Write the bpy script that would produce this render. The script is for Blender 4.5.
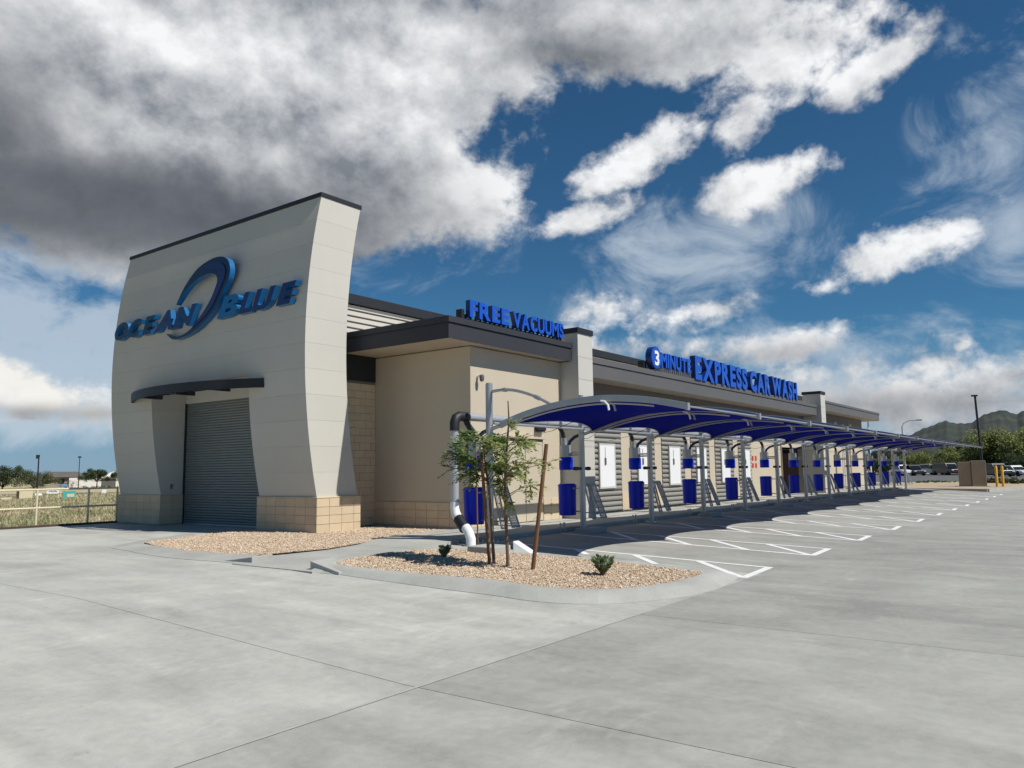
import bpy, bmesh, math, random
import numpy as np
from mathutils import Vector, Matrix

for o in list(bpy.data.objects): bpy.data.objects.remove(o)
scene = bpy.context.scene
COL = scene.collection
random.seed(7)

# ------------------------------------------------------------------ camera
# world: X runs along the long building front, Y across the lot to the tower, Z up
FPX, PITCH, ROLL, YAW, EYE = 778.73, math.radians(6.377), math.radians(0.713), math.radians(36.727), 1.69
_F = np.array([math.cos(YAW), math.sin(YAW), 0.]); _R = np.array([math.sin(YAW), -math.cos(YAW), 0.]); _U = np.array([0, 0, 1.])
cf = _F*math.cos(PITCH)+_U*math.sin(PITCH); cu0 = _U*math.cos(PITCH)-_F*math.sin(PITCH)
cr = _R*math.cos(ROLL)-cu0*math.sin(ROLL); cu = cu0*math.cos(ROLL)+_R*math.sin(ROLL)
CPOS = np.array([0, 0, EYE])
cd = bpy.data.cameras.new('camera'); cam = bpy.data.objects.new('camera', cd); COL.objects.link(cam)
cd.sensor_width = 36; cd.lens = FPX/1024*36; cd.clip_start = .05; cd.clip_end = 9000
M = Matrix(((cr[0], cu[0], -cf[0], 0), (cr[1], cu[1], -cf[1], 0), (cr[2], cu[2], -cf[2], EYE), (0, 0, 0, 1)))
cam.matrix_world = M
scene.camera = cam

# ------------------------------------------------------------------ light
SUNV = Vector((.147, -.786, 1.0)).normalized()          # towards the sun
SUN_EL = math.asin(SUNV.z); SUN_AZ = math.atan2(SUNV.x, SUNV.y)   # clockwise from +Y
sl = bpy.data.lights.new('sun', 'SUN'); sun = bpy.data.objects.new('sun', sl); COL.objects.link(sun)
sl.energy = 5.0; sl.angle = math.radians(.53); sl.color = (1, .955, .88)
sun.rotation_euler = SUNV.to_track_quat('Z', 'Y').to_euler()
scene.view_settings.view_transform = 'Standard'; scene.view_settings.look = 'None'
scene.view_settings.exposure = 0; scene.view_settings.gamma = 1
scene.view_settings.use_curve_mapping = False

def ray(x, y): return cf+(x-512)/FPX*cr-(y-384)/FPX*cu
def lotz(Y): return .2*min(1, max(0, (Y-4.6)/5.6))
def at_z(x, y, z): d = ray(x, y); return CPOS+d*((z-EYE)/d[2])
def at_x(x, y, X): d = ray(x, y); return CPOS+d*(X/d[0])
def at_y(x, y, Y): d = ray(x, y); return CPOS+d*(Y/d[1])
def on_lot(x, y, dz=0):
    z = .1
    for _ in range(25): p = at_z(x, y, z+dz); z = lotz(p[1])
    return p
def azel(x, y):
    d = ray(x, y); return math.atan2(d[1], d[0]), math.atan2(d[2], math.hypot(d[0], d[1]))

# ------------------------------------------------------------------ sky
world = bpy.data.worlds.new('World'); scene.world = world; world.use_nodes = True
def build_sky():
    nt = world.node_tree; N = nt.nodes; L = nt.links; N.clear()
    def node(t, **k):
        n = N.new(t)
        for a, b in k.items(): setattr(n, a, b)
        return n
    def mth(op, a, b=None, c=None, clamp=False):
        n = node('ShaderNodeMath', operation=op, use_clamp=clamp)
        for i, v in enumerate((a, b, c)):
            if v is None: continue
            if isinstance(v, (int, float)): n.inputs[i].default_value = v
            else: L.new(v, n.inputs[i])
        return n.outputs[0]
    def sstep(x, lo, hi):
        n = node('ShaderNodeMapRange', interpolation_type='SMOOTHSTEP')
        L.new(x, n.inputs[0]); n.inputs[1].default_value = lo; n.inputs[2].default_value = hi
        return n.outputs[0]
    def mixc(f, a, b):
        n = node('ShaderNodeMix', data_type='RGBA')
        if isinstance(f, (int, float)): n.inputs[0].default_value = f
        else: L.new(f, n.inputs[0])
        for s, v in ((6, a), (7, b)):
            if isinstance(v, tuple): n.inputs[s].default_value = (*v, 1)
            else: L.new(v, n.inputs[s])
        return n.outputs[2]
    tc = node('ShaderNodeTexCoord'); D = tc.outputs['Generated']
    nrm = node('ShaderNodeVectorMath', operation='NORMALIZE'); L.new(D, nrm.inputs[0]); D = nrm.outputs[0]
    sep = node('ShaderNodeSeparateXYZ'); L.new(D, sep.inputs[0])
    az = mth('ARCTAN2', sep.outputs[1], sep.outputs[0]); el = mth('ARCSINE', sep.outputs[2])
    # stretched direction for the noises: clouds are wider than tall
    st = node('ShaderNodeVectorMath', operation='MULTIPLY'); L.new(D, st.inputs[0]); st.inputs[1].default_value = (1, 1, 1.3)
    def fbm(scale, detail, rough=.55, dist=0., off=0., dv=(0, 0, 0)):
        ad = node('ShaderNodeVectorMath', operation='ADD'); L.new(st.outputs[0], ad.inputs[0]); ad.inputs[1].default_value = (off+dv[0], off*.7+dv[1], off*1.3+dv[2])
        n = node('ShaderNodeTexNoise'); L.new(ad.outputs[0], n.inputs['Vector'])
        n.inputs['Scale'].default_value = scale; n.inputs['Detail'].default_value = detail
        n.inputs['Roughness'].default_value = rough; n.inputs['Distortion'].default_value = dist
        return n.outputs['Fac']
    def blob(cx, cy, rx, ry, ang):
        a0, e0 = azel(cx, cy); c, s = math.cos(math.radians(ang)), math.sin(math.radians(ang))
        u = mth('SUBTRACT', a0, az); v = mth('SUBTRACT', el, e0)      # right, up
        p = mth('ADD', mth('MULTIPLY', u, c*FPX/rx), mth('MULTIPLY', v, s*FPX/rx))
        q = mth('ADD', mth('MULTIPLY', u, -s*FPX/ry), mth('MULTIPLY', v, c*FPX/ry))
        d = mth('SQRT', mth('ADD', mth('MULTIPLY', p, p), mth('MULTIPLY', q, q)))
        return mth('SUBTRACT', 1, d)
    def field(lst, lo=-1.5, k=40., wide=4.):
        acc = None
        for (cx, cy, rx, ry, ang, w) in lst:
            b = mth('MULTIPLY', blob(cx, cy, rx, ry, ang), w*min(wide, max(.75, min(rx, ry)/k)))
            acc = b if acc is None else mth('MAXIMUM', acc, b)
        return mth('MINIMUM', mth('MAXIMUM', acc, lo), 1.6)
    rt = Vector((cr[0], cr[1], 0)); sd = (rt*.35+Vector((0, 0, 1)))*.03
    billow = fbm(9.5, 9, .60, .1); shift = fbm(9.5, 9, .60, .1, 0., sd); fine = fbm(30, 6, .6, .3, 3.1); low = fbm(2.2, 3, .5, 0, 7.7)
    cum = field([(110, 60, 300, 180, 0, 1), (300, 110, 190, 140, -14, 1), (170, 190, 330, 60, 0, 1), (440, 190, 88, 62, 6, .9), (400, 60, 130, 120, 0, .9),
                 (560, 25, 190, 62, 0, 1), (500, 75, 70, 45, 0, .8), (690, 25, 110, 55, 0, 1), (790, 55, 95, 38, 14, 1), (880, 60, 60, 20, 20, 1), (745, 112, 36, 24, 55, 1.1),
                 (640, 152, 82, 25, 27, 1.15), (585, 218, 58, 18, 14, 1.05), (742, 192, 62, 22, 14, 1.15), (908, 248, 84, 24, 17, 1.15), (495, 115, 40, 30, 0, .5),
                 (605, 312, 46, 20, 8, 1.0), (672, 318, 60, 16, 4, .7), (795, 346, 62, 20, 5, 1.1), (715, 310, 50, 11, 6, .7), (900, 398, 190, 36, 3, .8), (840, 372, 90, 20, 6, .7),
                 (1010, 375, 90, 36, 6, .8), (940, 365, 60, 26, 10, .9), (15, 388, 95, 36, -22, 1.25), (55, 411, 42, 9, 4, 1.0), (30, 418, 40, 8, 0, .9), (962, 346, 14, 10, 40, 1.), (600, 350, 90, 14, 0, .6)])
    nz = mth('MULTIPLY_ADD', mth('SUBTRACT', billow, .5), 2.4, mth('MULTIPLY', mth('SUBTRACT', fine, .5), .9))
    away = mth('MULTIPLY', mth('SUBTRACT', low, .74), 4.0)             # loose clouds over the rest of the sky
    dens = mth('ADD', mth('MAXIMUM', cum, away), nz)
    a_cum = sstep(dens, -.10, .52)
    veil = field([(705, 250, 130, 55, 8, 1.7), (660, 215, 60, 20, 20, 1.0), (1005, 150, 70, 110, -15, .75), (1015, 225, 60, 70, 0, .9), (690, 290, 120, 30, 0, .8), (50, 262, 150, 20, -6, 1.6),
                  (30, 322, 170, 46, -12, 1.9), (50, 388, 180, 60, 0, 2.1), (760, 345, 280, 26, 0, .9), (850, 405, 320, 40, 0, 1.0),
                  (600, 350, 150, 20, 0, .9), (470, 240, 80, 16, 10, .5), (380, 285, 60, 10, 0, .3)])
    vn = fbm(7, 8, .62, .9, 11.3)
    a_veil = mth('MULTIPLY', sstep(mth('ADD', veil, mth('MULTIPLY', mth('SUBTRACT', vn, .5), 4.6)), .0, 1.6), .70)
    dark = field([(130, 208, 340, 62, 0, .95), (0, 140, 90, 80, 0, .4), (330, 200, 120, 46, 0, .55), (330, 235, 130, 22, 0, .9), (590, 56, 130, 24, -2, .6), (505, 40, 40, 30, 0, .3),
                  (860, 405, 170, 22, 0, .55), (985, 402, 150, 20, 0, .6), (60, 413, 60, 9, 0, 1.), (720, 360, 90, 10, 0, .4)], -2)
    soft = fbm(4.2, 5, .5, .2, 21.)
    dn = mth('ADD', dark, mth('MULTIPLY', mth('SUBTRACT', soft, .5), 1.2))
    f_dark = sstep(dn, -.45, 1.05)
    bright = field([(425, 80, 95, 70, 0, .5), (480, 205, 60, 42, 0, .8), (210, 30, 140, 45, 0, .45), (60, 130, 50, 22, 0, .5), (690, 20, 90, 40, 0, .8), (800, 55, 110, 45, 12, 1.), (640, 150, 90, 34, 26, 1.), (585, 216, 70, 28, 14, 1.),
                    (745, 190, 75, 34, 14, 1.), (908, 248, 100, 34, 17, 1.), (620, 312, 90, 30, 0, 1.), (790, 345, 90, 30, 0, 1.), (950, 365, 110, 30, 8, 1.), (20, 385, 120, 46, 0, 1.)], -1.5)
    bn = sstep(mth('ADD', bright, mth('MULTIPLY', mth('SUBTRACT', soft, .5), 2.4)), -.6, .7)
    relief = mth('MULTIPLY', mth('SUBTRACT', billow, shift), 2.0)
    edge = sstep(dens, 1.3, .25)
    lum = mth('ADD', mth('MULTIPLY_ADD', bn, .50, .26), mth('MULTIPLY_ADD', edge, .12, relief), clamp=True)
    lit = mixc(lum, (.25, .275, .315), (.93, .94, .95))
    ccol = mixc(f_dark, lit, mixc(mth('ADD', relief, .5, clamp=True), (.105, .117, .138), (.165, .18, .205)))
    cream = field([(25, 380, 80, 28, -22, 1.)], -2)
    ccol = mixc(mth('MULTIPLY', sstep(cream, -.2, .6), .7), ccol, (.90, .87, .80))
    hz = mth('MULTIPLY', sstep(el, .17, .0), .80)
    sky = node('ShaderNodeTexSky', sky_type='NISHITA'); sky.sun_disc = False
    sky.sun_elevation = SUN_EL; sky.sun_rotation = SUN_AZ; sky.altitude = 1400; sky.air_density = 1.0; sky.dust_density = .0; sky.ozone_density = 3.0
    tn = node('ShaderNodeVectorMath', operation='MULTIPLY'); L.new(sky.outputs[0], tn.inputs[0]); tn.inputs[1].default_value = (.46, .92, 1.10)
    bg = node('ShaderNodeBackground'); L.new(tn.outputs[0], bg.inputs[0]); bg.inputs[1].default_value = .06
    hb = node('ShaderNodeBackground'); hb.inputs[0].default_value = (.245, .345, .49, 1); hb.inputs[1].default_value = 1
    vb = node('ShaderNodeBackground'); vb.inputs[0].default_value = (.56, .64, .72, 1); vb.inputs[1].default_value = 1
    cb = node('ShaderNodeBackground'); L.new(ccol, cb.inputs[0]); cb.inputs[1].default_value = 1
    up = sstep(el, -.01, .03)
    def mixs(f, a, b): m = node('ShaderNodeMixShader'); L.new(f, m.inputs[0]); L.new(a.outputs[0], m.inputs[1]); L.new(b.outputs[0], m.inputs[2]); return m
    m0 = mixs(hz, bg, hb); m1 = mixs(mth('MULTIPLY', a_veil, up), m0, vb); m2 = mixs(mth('MULTIPLY', a_cum, up), m1, cb)
    out = node('ShaderNodeOutputWorld'); L.new(m2.outputs[0], out.inputs[0])
build_sky()
world.cycles.sampling_method = 'MANUAL'; world.cycles.sample_map_resolution = 512

# ------------------------------------------------------------------ materials
MATS = {}
def mat(name, col, rough=.8, var=.08, scale=1.5, fine=30., bump=.0, rnd=.0, metallic=0., trans=0., island=0., col2=None, thr=(.45, .65), stretch=(1, 1, 1), coat=0., bscale=None, hue=0., spec=.5):
    if name in MATS: return MATS[name]
    m = bpy.data.materials.new(name); m.use_nodes = True; nt = m.node_tree; N = nt.nodes; L = nt.links
    p = N['Principled BSDF']; p.inputs['Roughness'].default_value = rough; p.inputs['Metallic'].default_value = metallic
    p.inputs['Specular IOR Level'].default_value = spec
    if coat: p.inputs['Coat Weight'].default_value = coat; p.inputs['Coat Roughness'].default_value = .15
    geo = N.new('ShaderNodeNewGeometry')
    mp = N.new('ShaderNodeVectorMath'); mp.operation = 'MULTIPLY'; L.new(geo.outputs['Position'], mp.inputs[0]); mp.inputs[1].default_value = stretch
    def noise(s, d=4, r=.55):
        n = N.new('ShaderNodeTexNoise'); L.new(mp.outputs[0], n.inputs['Vector']); n.inputs['Scale'].default_value = s
        n.inputs['Detail'].default_value = d; n.inputs['Roughness'].default_value = r; return n.outputs['Fac']
    def mth(op, a, b, c=None):
        n = N.new('ShaderNodeMath'); n.operation = op
        for i, v in enumerate((a, b, c)):
            if v is None: continue
            if isinstance(v, (int, float)): n.inputs[i].default_value = v
            else: L.new(v, n.inputs[i])
        return n.outputs[0]
    A = noise(scale, 5); B = noise(fine, 3)
    f = mth('MULTIPLY_ADD', mth('SUBTRACT', A, .5), var*4, 1.0)
    f = mth('MULTIPLY_ADD', mth('SUBTRACT', B, .5), var*1.6, f)
    if rnd:
        oi = N.new('ShaderNodeObjectInfo'); f = mth('MULTIPLY_ADD', mth('SUBTRACT', oi.outputs['Random'], .5), rnd*2, f)
    if island:
        f = mth('MULTIPLY_ADD', mth('SUBTRACT', geo.outputs['Random Per Island'], .5), island*2, f)
    if col2:
        mr = N.new('ShaderNodeMapRange'); mr.interpolation_type = 'SMOOTHSTEP'; mr.inputs[1].default_value = thr[0]; mr.inputs[2].default_value = thr[1]
        L.new(geo.outputs['Random Per Island'] if hue else A, mr.inputs[0])
        mx = N.new('ShaderNodeMix'); mx.data_type = 'RGBA'; L.new(mr.outputs[0], mx.inputs[0])
        mx.inputs[6].default_value = (*col, 1); mx.inputs[7].default_value = (*col2, 1); src = mx.outputs[2]
    else:
        rg = N.new('ShaderNodeRGB'); rg.outputs[0].default_value = (*col, 1); src = rg.outputs[0]
    sc = N.new('ShaderNodeVectorMath'); sc.operation = 'SCALE'; L.new(src, sc.inputs[0]); L.new(f, sc.inputs['Scale'])
    L.new(sc.outputs[0], p.inputs['Base Color'])
    if bump:
        b = N.new('ShaderNodeBump'); b.inputs['Strength'].default_value = bump; b.inputs['Distance'].default_value = .02
        L.new(noise(bscale or fine, 5, .6), b.inputs['Height']); L.new(b.outputs[0], p.inputs['Normal'])
    if trans:
        t = N.new('ShaderNodeBsdfTranslucent'); L.new(sc.outputs[0], t.inputs[0])
        ms = N.new('ShaderNodeMixShader'); ms.inputs[0].default_value = trans
        L.new(p.outputs[0], ms.inputs[1]); L.new(t.outputs[0], ms.inputs[2]); L.new(ms.outputs[0], N['Material Output'].inputs[0])
    MATS[name] = m; return m

def concrete_lot():
    m = bpy.data.materials.new('lot_concrete'); m.use_nodes = True; nt = m.node_tree; N = nt.nodes; L = nt.links
    p = N['Principled BSDF']; p.inputs['Roughness'].default_value = .82
    geo = N.new('ShaderNodeNewGeometry')
    def noise(s, d, r, st=(1, 1, 1), dist=0., off=0.):
        v = N.new('ShaderNodeVectorMath'); v.operation = 'MULTIPLY_ADD'; L.new(geo.outputs['Position'], v.inputs[0]); v.inputs[1].default_value = st; v.inputs[2].default_value = (off, off, off)
        n = N.new('ShaderNodeTexNoise'); L.new(v.outputs[0], n.inputs['Vector']); n.inputs['Scale'].default_value = s; n.inputs['Detail'].default_value = d
        n.inputs['Roughness'].default_value = r; n.inputs['Distortion'].default_value = dist; return n.outputs['Fac']
    def mth(op, a, b, c=None):
        n = N.new('ShaderNodeMath'); n.operation = op
        for i, v in enumerate((a, b, c)):
            if v is None: continue
            if isinstance(v, (int, float)): n.inputs[i].default_value = v
            else: L.new(v, n.inputs[i])
        return n.outputs[0]
    def ss(x, lo, hi):
        r = N.new('ShaderNodeMapRange'); r.interpolation_type = 'SMOOTHSTEP'; L.new(x, r.inputs[0]); r.inputs[1].default_value = lo; r.inputs[2].default_value = hi; return r.outputs[0]
    big = noise(.22, 4, .5, off=3.); mid = noise(.9, 6, .6, dist=.6); trow = noise(.8, 6, .62, (1.6, .45, 1), .8, 9.); fine = noise(9, 6, .65); grit = noise(90, 3, .6)
    spots = ss(noise(3.2, 5, .6, off=17.), .66, .76); pale = ss(noise(1.1, 7, .66, (.7, 1.5, 1), 1.1, 29.), .55, .75)
    f = mth('MULTIPLY_ADD', mth('SUBTRACT', big, .5), .55, 1.0)
    f = mth('MULTIPLY_ADD', mth('SUBTRACT', mid, .5), .60, f); f = mth('MULTIPLY_ADD', mth('SUBTRACT', trow, .5), .62, f)
    f = mth('MULTIPLY_ADD', mth('SUBTRACT', fine, .5), .40, f); f = mth('MULTIPLY_ADD', mth('SUBTRACT', grit, .5), .30, f)
    f = mth('MULTIPLY_ADD', spots, -.13, f); f = mth('MULTIPLY_ADD', ss(noise(26, 2, .5, off=41.), .735, .77), -.35, f); f = mth('MULTIPLY_ADD', ss(noise(.42, 5, .55, (1, .6, 1), 1.4, 53.), .56, .74), -.17, f); f = mth('MULTIPLY_ADD', pale, .24, f)
    at = N.new('ShaderNodeAttribute'); at.attribute_type = 'OBJECT'; at.attribute_name = 'tone'
    f = mth('MULTIPLY', f, at.outputs['Fac'])
    sc = N.new('ShaderNodeVectorMath'); sc.operation = 'SCALE'; sc.inputs[0].default_value = (.366, .367, .336); L.new(f, sc.inputs['Scale'])
    L.new(sc.outputs[0], p.inputs['Base Color'])
    b = N.new('ShaderNodeBump'); b.inputs['Strength'].default_value = .25; b.inputs['Distance'].default_value = .006; L.new(fine, b.inputs['Height']); L.new(b.outputs[0], p.inputs['Normal'])
    return m
m_lot = concrete_lot()
m_conc = mat('curb_concrete', (.37, .372, .345), .85, .14, 1.2, 25, .15, rnd=.03)
m_joint = mat('joint_filler', (.21, .21, .20), .9, .1)
m_paint = mat('white_road_paint', (.78, .79, .78), .6, .06, 3, 60)
m_gravel = mat('gravel_bed', (.46, .36, .26), .95, .14, 8, 60, .6, bscale=45)
m_stone = mat('gravel_stones', (.50, .375, .255), .9, .05, 1.5, 30, 0, island=.16, col2=(.58, .485, .385), thr=(.4, .9), hue=1)
m_field = mat('dry_field', (.44, .37, .215), .95, .12, .12, 2.5, .0, col2=(.30, .285, .14), thr=(.48, .66))
m_grass = mat('dry_grass', (.54, .47, .31), .9, .12, .16, 4, 0, island=.22, col2=(.33, .34, .18), thr=(.44, .60), trans=.3)
m_stucco = mat('pale_stucco', (.525, .512, .462), .88, .035, .9, 60, .15, rnd=.028, stretch=(1, 1, .35))
m_reveal = mat('reveal_shadow_gap', (.52, .515, .475), .9, .05)
m_tan = mat('tan_stucco', (.53, .462, .355), .9, .04, .8, 70, .2, stretch=(1, 1, .3))
m_soffit = mat('cream_soffit', (.50, .43, .33), .9, .03)
m_block = mat('tan_block', (.60, .485, .335), .92, .06, 3, 50, .25, rnd=.04)
m_mortar = mat('mortar', (.40, .32, .22), .95, .08)
m_dark = mat('dark_bronze_metal', (.024, .026, .032), .5, .06, 1, 20, spec=.3)
m_fascia = mat('charcoal_fascia', (.040, .041, .050), .6, .05, .5, 20, spec=.25)
m_fasc2 = mat('grey_fascia', (.115, .11, .108), .55, .06, .5, 20)
m_taupe = mat('taupe_stucco_and_shade', (.20, .175, .145), .9, .04, .6, 60, .1)
m_doors = mat('door_slat_grey', (.185, .205, .205), .45, .05, 2, 20, metallic=.2)
m_steel = mat('galvanised_steel', (.40, .41, .42), .42, .07, 2.5, 30, metallic=.55)
m_white = mat('white_panel', (.80, .81, .82), .5, .02)
m_boards = mat('pale_metal_siding', (.55, .54, .51), .5, .04, .8, 20)
m_ribs = mat('grey_siding', (.275, .268, .245), .7, .05, 1, 30, rnd=.04)
m_ribback = mat('siding_shadow', (.10, .10, .095), .9, .05)
m_fabric = mat('blue_canopy_fabric', (.003, .011, .27), .9, .08, 2, 60, .15, trans=.38, spec=.08)
m_blue = mat('blue_plastic', (.001, .020, .52), .3, .04, 3, 40, rnd=.03, spec=.22)
m_black = mat('black_rubber', (.012, .012, .014), .55, .1)
m_navy = mat('navy_hose', (.008, .012, .06), .45, .1)
m_pvc = mat('white_pvc', (.78, .78, .77), .35, .03)
m_pipe = mat('grey_pipe', (.44, .45, .46), .38, .06, metallic=.3)
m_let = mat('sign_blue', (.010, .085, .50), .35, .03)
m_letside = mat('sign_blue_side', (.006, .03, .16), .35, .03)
m_navyface = mat('sign_navy_face', (.008, .014, .045), .35, .05, coat=.15)
m_purple = mat('sign_violet_face', (.012, .016, .10), .3, .1, .9, coat=.2)
m_cyan = mat('sign_cyan_side', (.010, .13, .34), .3, .05)
m_wood = mat('wooden_stake', (.20, .095, .042), .85, .15, 6, 60, .3)
m_bark = mat('young_bark', (.17, .11, .07), .9, .15, 6, 60, .3)
m_bark2 = mat('tree_bark', (.075, .058, .045), .95, .15, 2, 20)
m_leafa = mat('dark_leaf', (.115, .20, .06), .6, .05, 3, 20, island=.4, trans=.55, col2=(.25, .35, .11), thr=(.3, .95), hue=1)
m_leafb = mat('light_leaf', (.28, .35, .12), .6, .05, 3, 20, island=.35, trans=.6, col2=(.40, .42, .18), thr=(.3, .95), hue=1)
m_leafs = mat('shrub_leaf', (.28, .36, .19), .6, .05, 3, 20, island=.4, trans=.2, col2=(.09, .14, .05), thr=(.3, .95), hue=1)
m_leaff = [mat('far_leaf_bright', (.16, .20, .065), .8, .05, .2, 2, island=.35, trans=.4, col2=(.27, .29, .10), thr=(.3, .9), hue=1),
           mat('far_leaf_dark', (.036, .060, .022), .8, .05, .2, 2, island=.4, trans=.25, col2=(.07, .10, .035), thr=(.3, .9), hue=1),
           mat('far_leaf_olive', (.085, .105, .048), .8, .05, .2, 2, island=.35, trans=.3, col2=(.14, .155, .075), thr=(.3, .9), hue=1)]
m_yellow = mat('yellow_paint', (.72, .40, .03), .5, .06)
m_cab = mat('tan_cabinet', (.27, .215, .155), .7, .05)
m_cream = mat('cream_paint', (.66, .58, .40), .6, .05)
m_rust_shade = mat('rust_and_kerb_shade', (.06, .04, .03), .8, .1)
m_asph = mat('asphalt', (.10, .10, .10), .9, .12, .6, 30)
m_glass = mat('dark_glass', (.012, .015, .018), .08, .02)
m_tyre = mat('tyre', (.015, .015, .015), .9, .05)
m_red = mat('red_sign', (.62, .03, .02), .5, .03)
m_teal = mat('teal_sign', (.06, .42, .42), .5, .03)
m_sblue = mat('pale_blue_sign', (.12, .27, .45), .5, .03)
m_shingle = mat('grey_shingles', (.115, .105, .095), .9, .1, .6, 6)
m_hwall = mat('house_wall', (.30, .27, .235), .9, .04)
m_hwhite = mat('white_house_wall', (.72, .70, .66), .9, .04)
m_dirt = mat('dry_dirt', (.40, .315, .215), .95, .12, .8, 20, .3)

# ------------------------------------------------------------------ helpers
class MB:
    def __init__(s): s.v = []; s.f = []; s.m = []; s.cur = 0
    def add(s, vs, fs):
        b = len(s.v); s.v += [tuple(map(float, q)) for q in vs]; s.f += [tuple(b+i for i in f) for f in fs]; s.m += [s.cur]*len(fs); return s
    def box(s, x0, x1, y0, y1, z0, z1):
        return s.hexa([(x0, y0, z0), (x1, y0, z0), (x1, y1, z0), (x0, y1, z0), (x0, y0, z1), (x1, y0, z1), (x1, y1, z1), (x0, y1, z1)])
    def hexa(s, v): return s.add(v, [(3, 2, 1, 0), (4, 5, 6, 7), (0, 1, 5, 4), (1, 2, 6, 5), (2, 3, 7, 6), (3, 0, 4, 7)])
    def prism(s, poly, ax, a, b):
        """poly: 2D points, extruded along axis ax ('x','y','z') from a to b"""
        n = len(poly)
        def P(p, t): return {'x': (t, p[0], p[1]), 'y': (p[0], t, p[1]), 'z': (p[0], p[1], t)}[ax]
        vs = [P(p, a) for p in poly]+[P(p, b) for p in poly]
        return s.add(vs, [tuple(range(n))[::-1], tuple(range(n, 2*n))]+[(i, (i+1) % n, n+(i+1) % n, n+i) for i in range(n)])
    def tube(s, pts, r, seg=8, caps=True):
        pts = [Vector(p) for p in pts]; rs = r if isinstance(r, (list, tuple)) else [r]*len(pts)
        vs = []; fs = []; prev = None
        for i, p in enumerate(pts):
            t = (pts[min(i+1, len(pts)-1)]-pts[max(i-1, 0)]).normalized()
            if prev is None: a = t.orthogonal().normalized()
            else: a = (prev-t*prev.dot(t)).normalized()
            prev = a; b = t.cross(a)
            for k in range(seg):
                an = 2*math.pi*k/seg; vs.append(p+(a*math.cos(an)+b*math.sin(an))*rs[i])
        for i in range(len(pts)-1):
            for k in range(seg):
                k2 = (k+1) % seg; fs.append((i*seg+k, i*seg+k2, (i+1)*seg+k2, (i+1)*seg+k))
        if caps: fs.append(tuple(range(seg))[::-1]); fs.append(tuple((len(pts)-1)*seg+k for k in range(seg)))
        return s.add(vs, fs)
    def lathe(s, c, prof, seg=16):
        """prof: (radius, z) from bottom up, around vertical axis at c"""
        vs = []; fs = []
        for r, z in prof:
            for k in range(seg): an = 2*math.pi*k/seg; vs.append((c[0]+r*math.cos(an), c[1]+r*math.sin(an), z))
        for i in range(len(prof)-1):
            for k in range(seg): k2 = (k+1) % seg; fs.append((i*seg+k, i*seg+k2, (i+1)*seg+k2, (i+1)*seg+k))
        fs.append(tuple(range(seg))[::-1]); fs.append(tuple((len(prof)-1)*seg+k for k in range(seg)))
        return s.add(vs, fs)
    def bar(s, a, b, w, h):
        """square bar from a to b, w across (horizontal), h up"""
        a = Vector(a); b = Vector(b); t = (b-a).normalized(); up = Vector((0, 0, 1)) if abs(t.z) < .9 else Vector((1, 0, 0))
        sd = t.cross(up).normalized()*w/2; u2 = sd.cross(t).normalized()*h/2
        return s.hexa([a-sd-u2, a+sd-u2, b+sd-u2, b-sd-u2, a-sd+u2, a+sd+u2, b+sd+u2, b-sd+u2])
    def build(s, name, material, parent=None, smooth=False, bevel=0):
        me = bpy.data.meshes.new(name); me.from_pydata(s.v, [], s.f)
        mats = material if isinstance(material, (list, tuple)) else [material]
        for mm in mats: me.materials.append(mm)
        if len(mats) > 1: me.polygons.foreach_set('material_index', s.m)
        bm = bmesh.new(); bm.from_mesh(me); bmesh.ops.recalc_face_normals(bm, faces=bm.faces); bm.to_mesh(me); bm.free()
        if smooth:
            for pl in me.polygons: pl.use_smooth = True
            try: me.set_sharp_from_angle(angle=math.radians(40))
            except Exception: pass
        me.update()
        o = bpy.data.objects.new(name, me); COL.objects.link(o)
        if parent: o.parent = parent
        if bevel:
            bv = o.modifiers.new('bevel', 'BEVEL'); bv.width = bevel; bv.segments = 2; bv.limit_method = 'ANGLE'
        return o
def inst(name, mesh, parent=None, loc=(0, 0, 0), rot=0, scale=None):
    o = bpy.data.objects.new(name, mesh); COL.objects.link(o); o.location = loc; o.rotation_euler = (0, 0, rot)
    if scale: o.scale = scale
    if parent: o.parent = parent
    return o
def tag(o, label=None, cat=None, group=None, kind=None):
    if label: o['label'] = label
    if cat: o['category'] = cat
    if group: o['group'] = group
    if kind: o['kind'] = kind
    return o
def empty(name, loc=(0, 0, 0), rot=0):
    o = bpy.data.objects.new(name, None); COL.objects.link(o); o.location = loc; o.rotation_euler = (0, 0, rot); o.empty_display_size = .2; return o
def copy_tree(o, parent=None):
    c = o.copy(); COL.objects.link(c); c.parent = parent
    for ch in list(o.children): copy_tree(ch, c)
    return c
ORD = ['first', 'second', 'third', 'fourth', 'fifth', 'sixth', 'seventh', 'eighth', 'ninth', 'tenth', 'eleventh', 'twelfth', 'thirteenth']
# ================================================================== SETTING
def ground_h(x, y):
    z = lotz(y)-.06
    if y > 25.6: t = min(1, (y-25.6)/2.4); z -= .72*t*t*(3-2*t)+.0015*min(max(0, y-28), 400)
    return z
def make_ground():
    xs = [-4000, -1500, -600, -250, -100, -40, -10, 0, 10, 20, 40, 60, 76, 90, 110, 140, 180, 260, 400, 800, 1600, 4000, 8000]
    ys = [-6000, -2500, -900, -400, -150, -60, -20, 0, 4.6, 10.2, 18, 25.4, 25.6, 26.2, 26.8, 27.4, 28, 45, 70, 110, 160, 230, 320, 430, 900, 2000, 4000, 8000]
    vs = [(x, y, ground_h(x, y)) for y in ys for x in xs]; n = len(xs)
    fs = [(j*n+i, j*n+i+1, (j+1)*n+i+1, (j+1)*n+i) for j in range(len(ys)-1) for i in range(n-1)]
    b = MB(); b.add(vs, fs); o = b.build('ground', m_field); tag(o, kind='structure')
make_ground()

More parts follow.
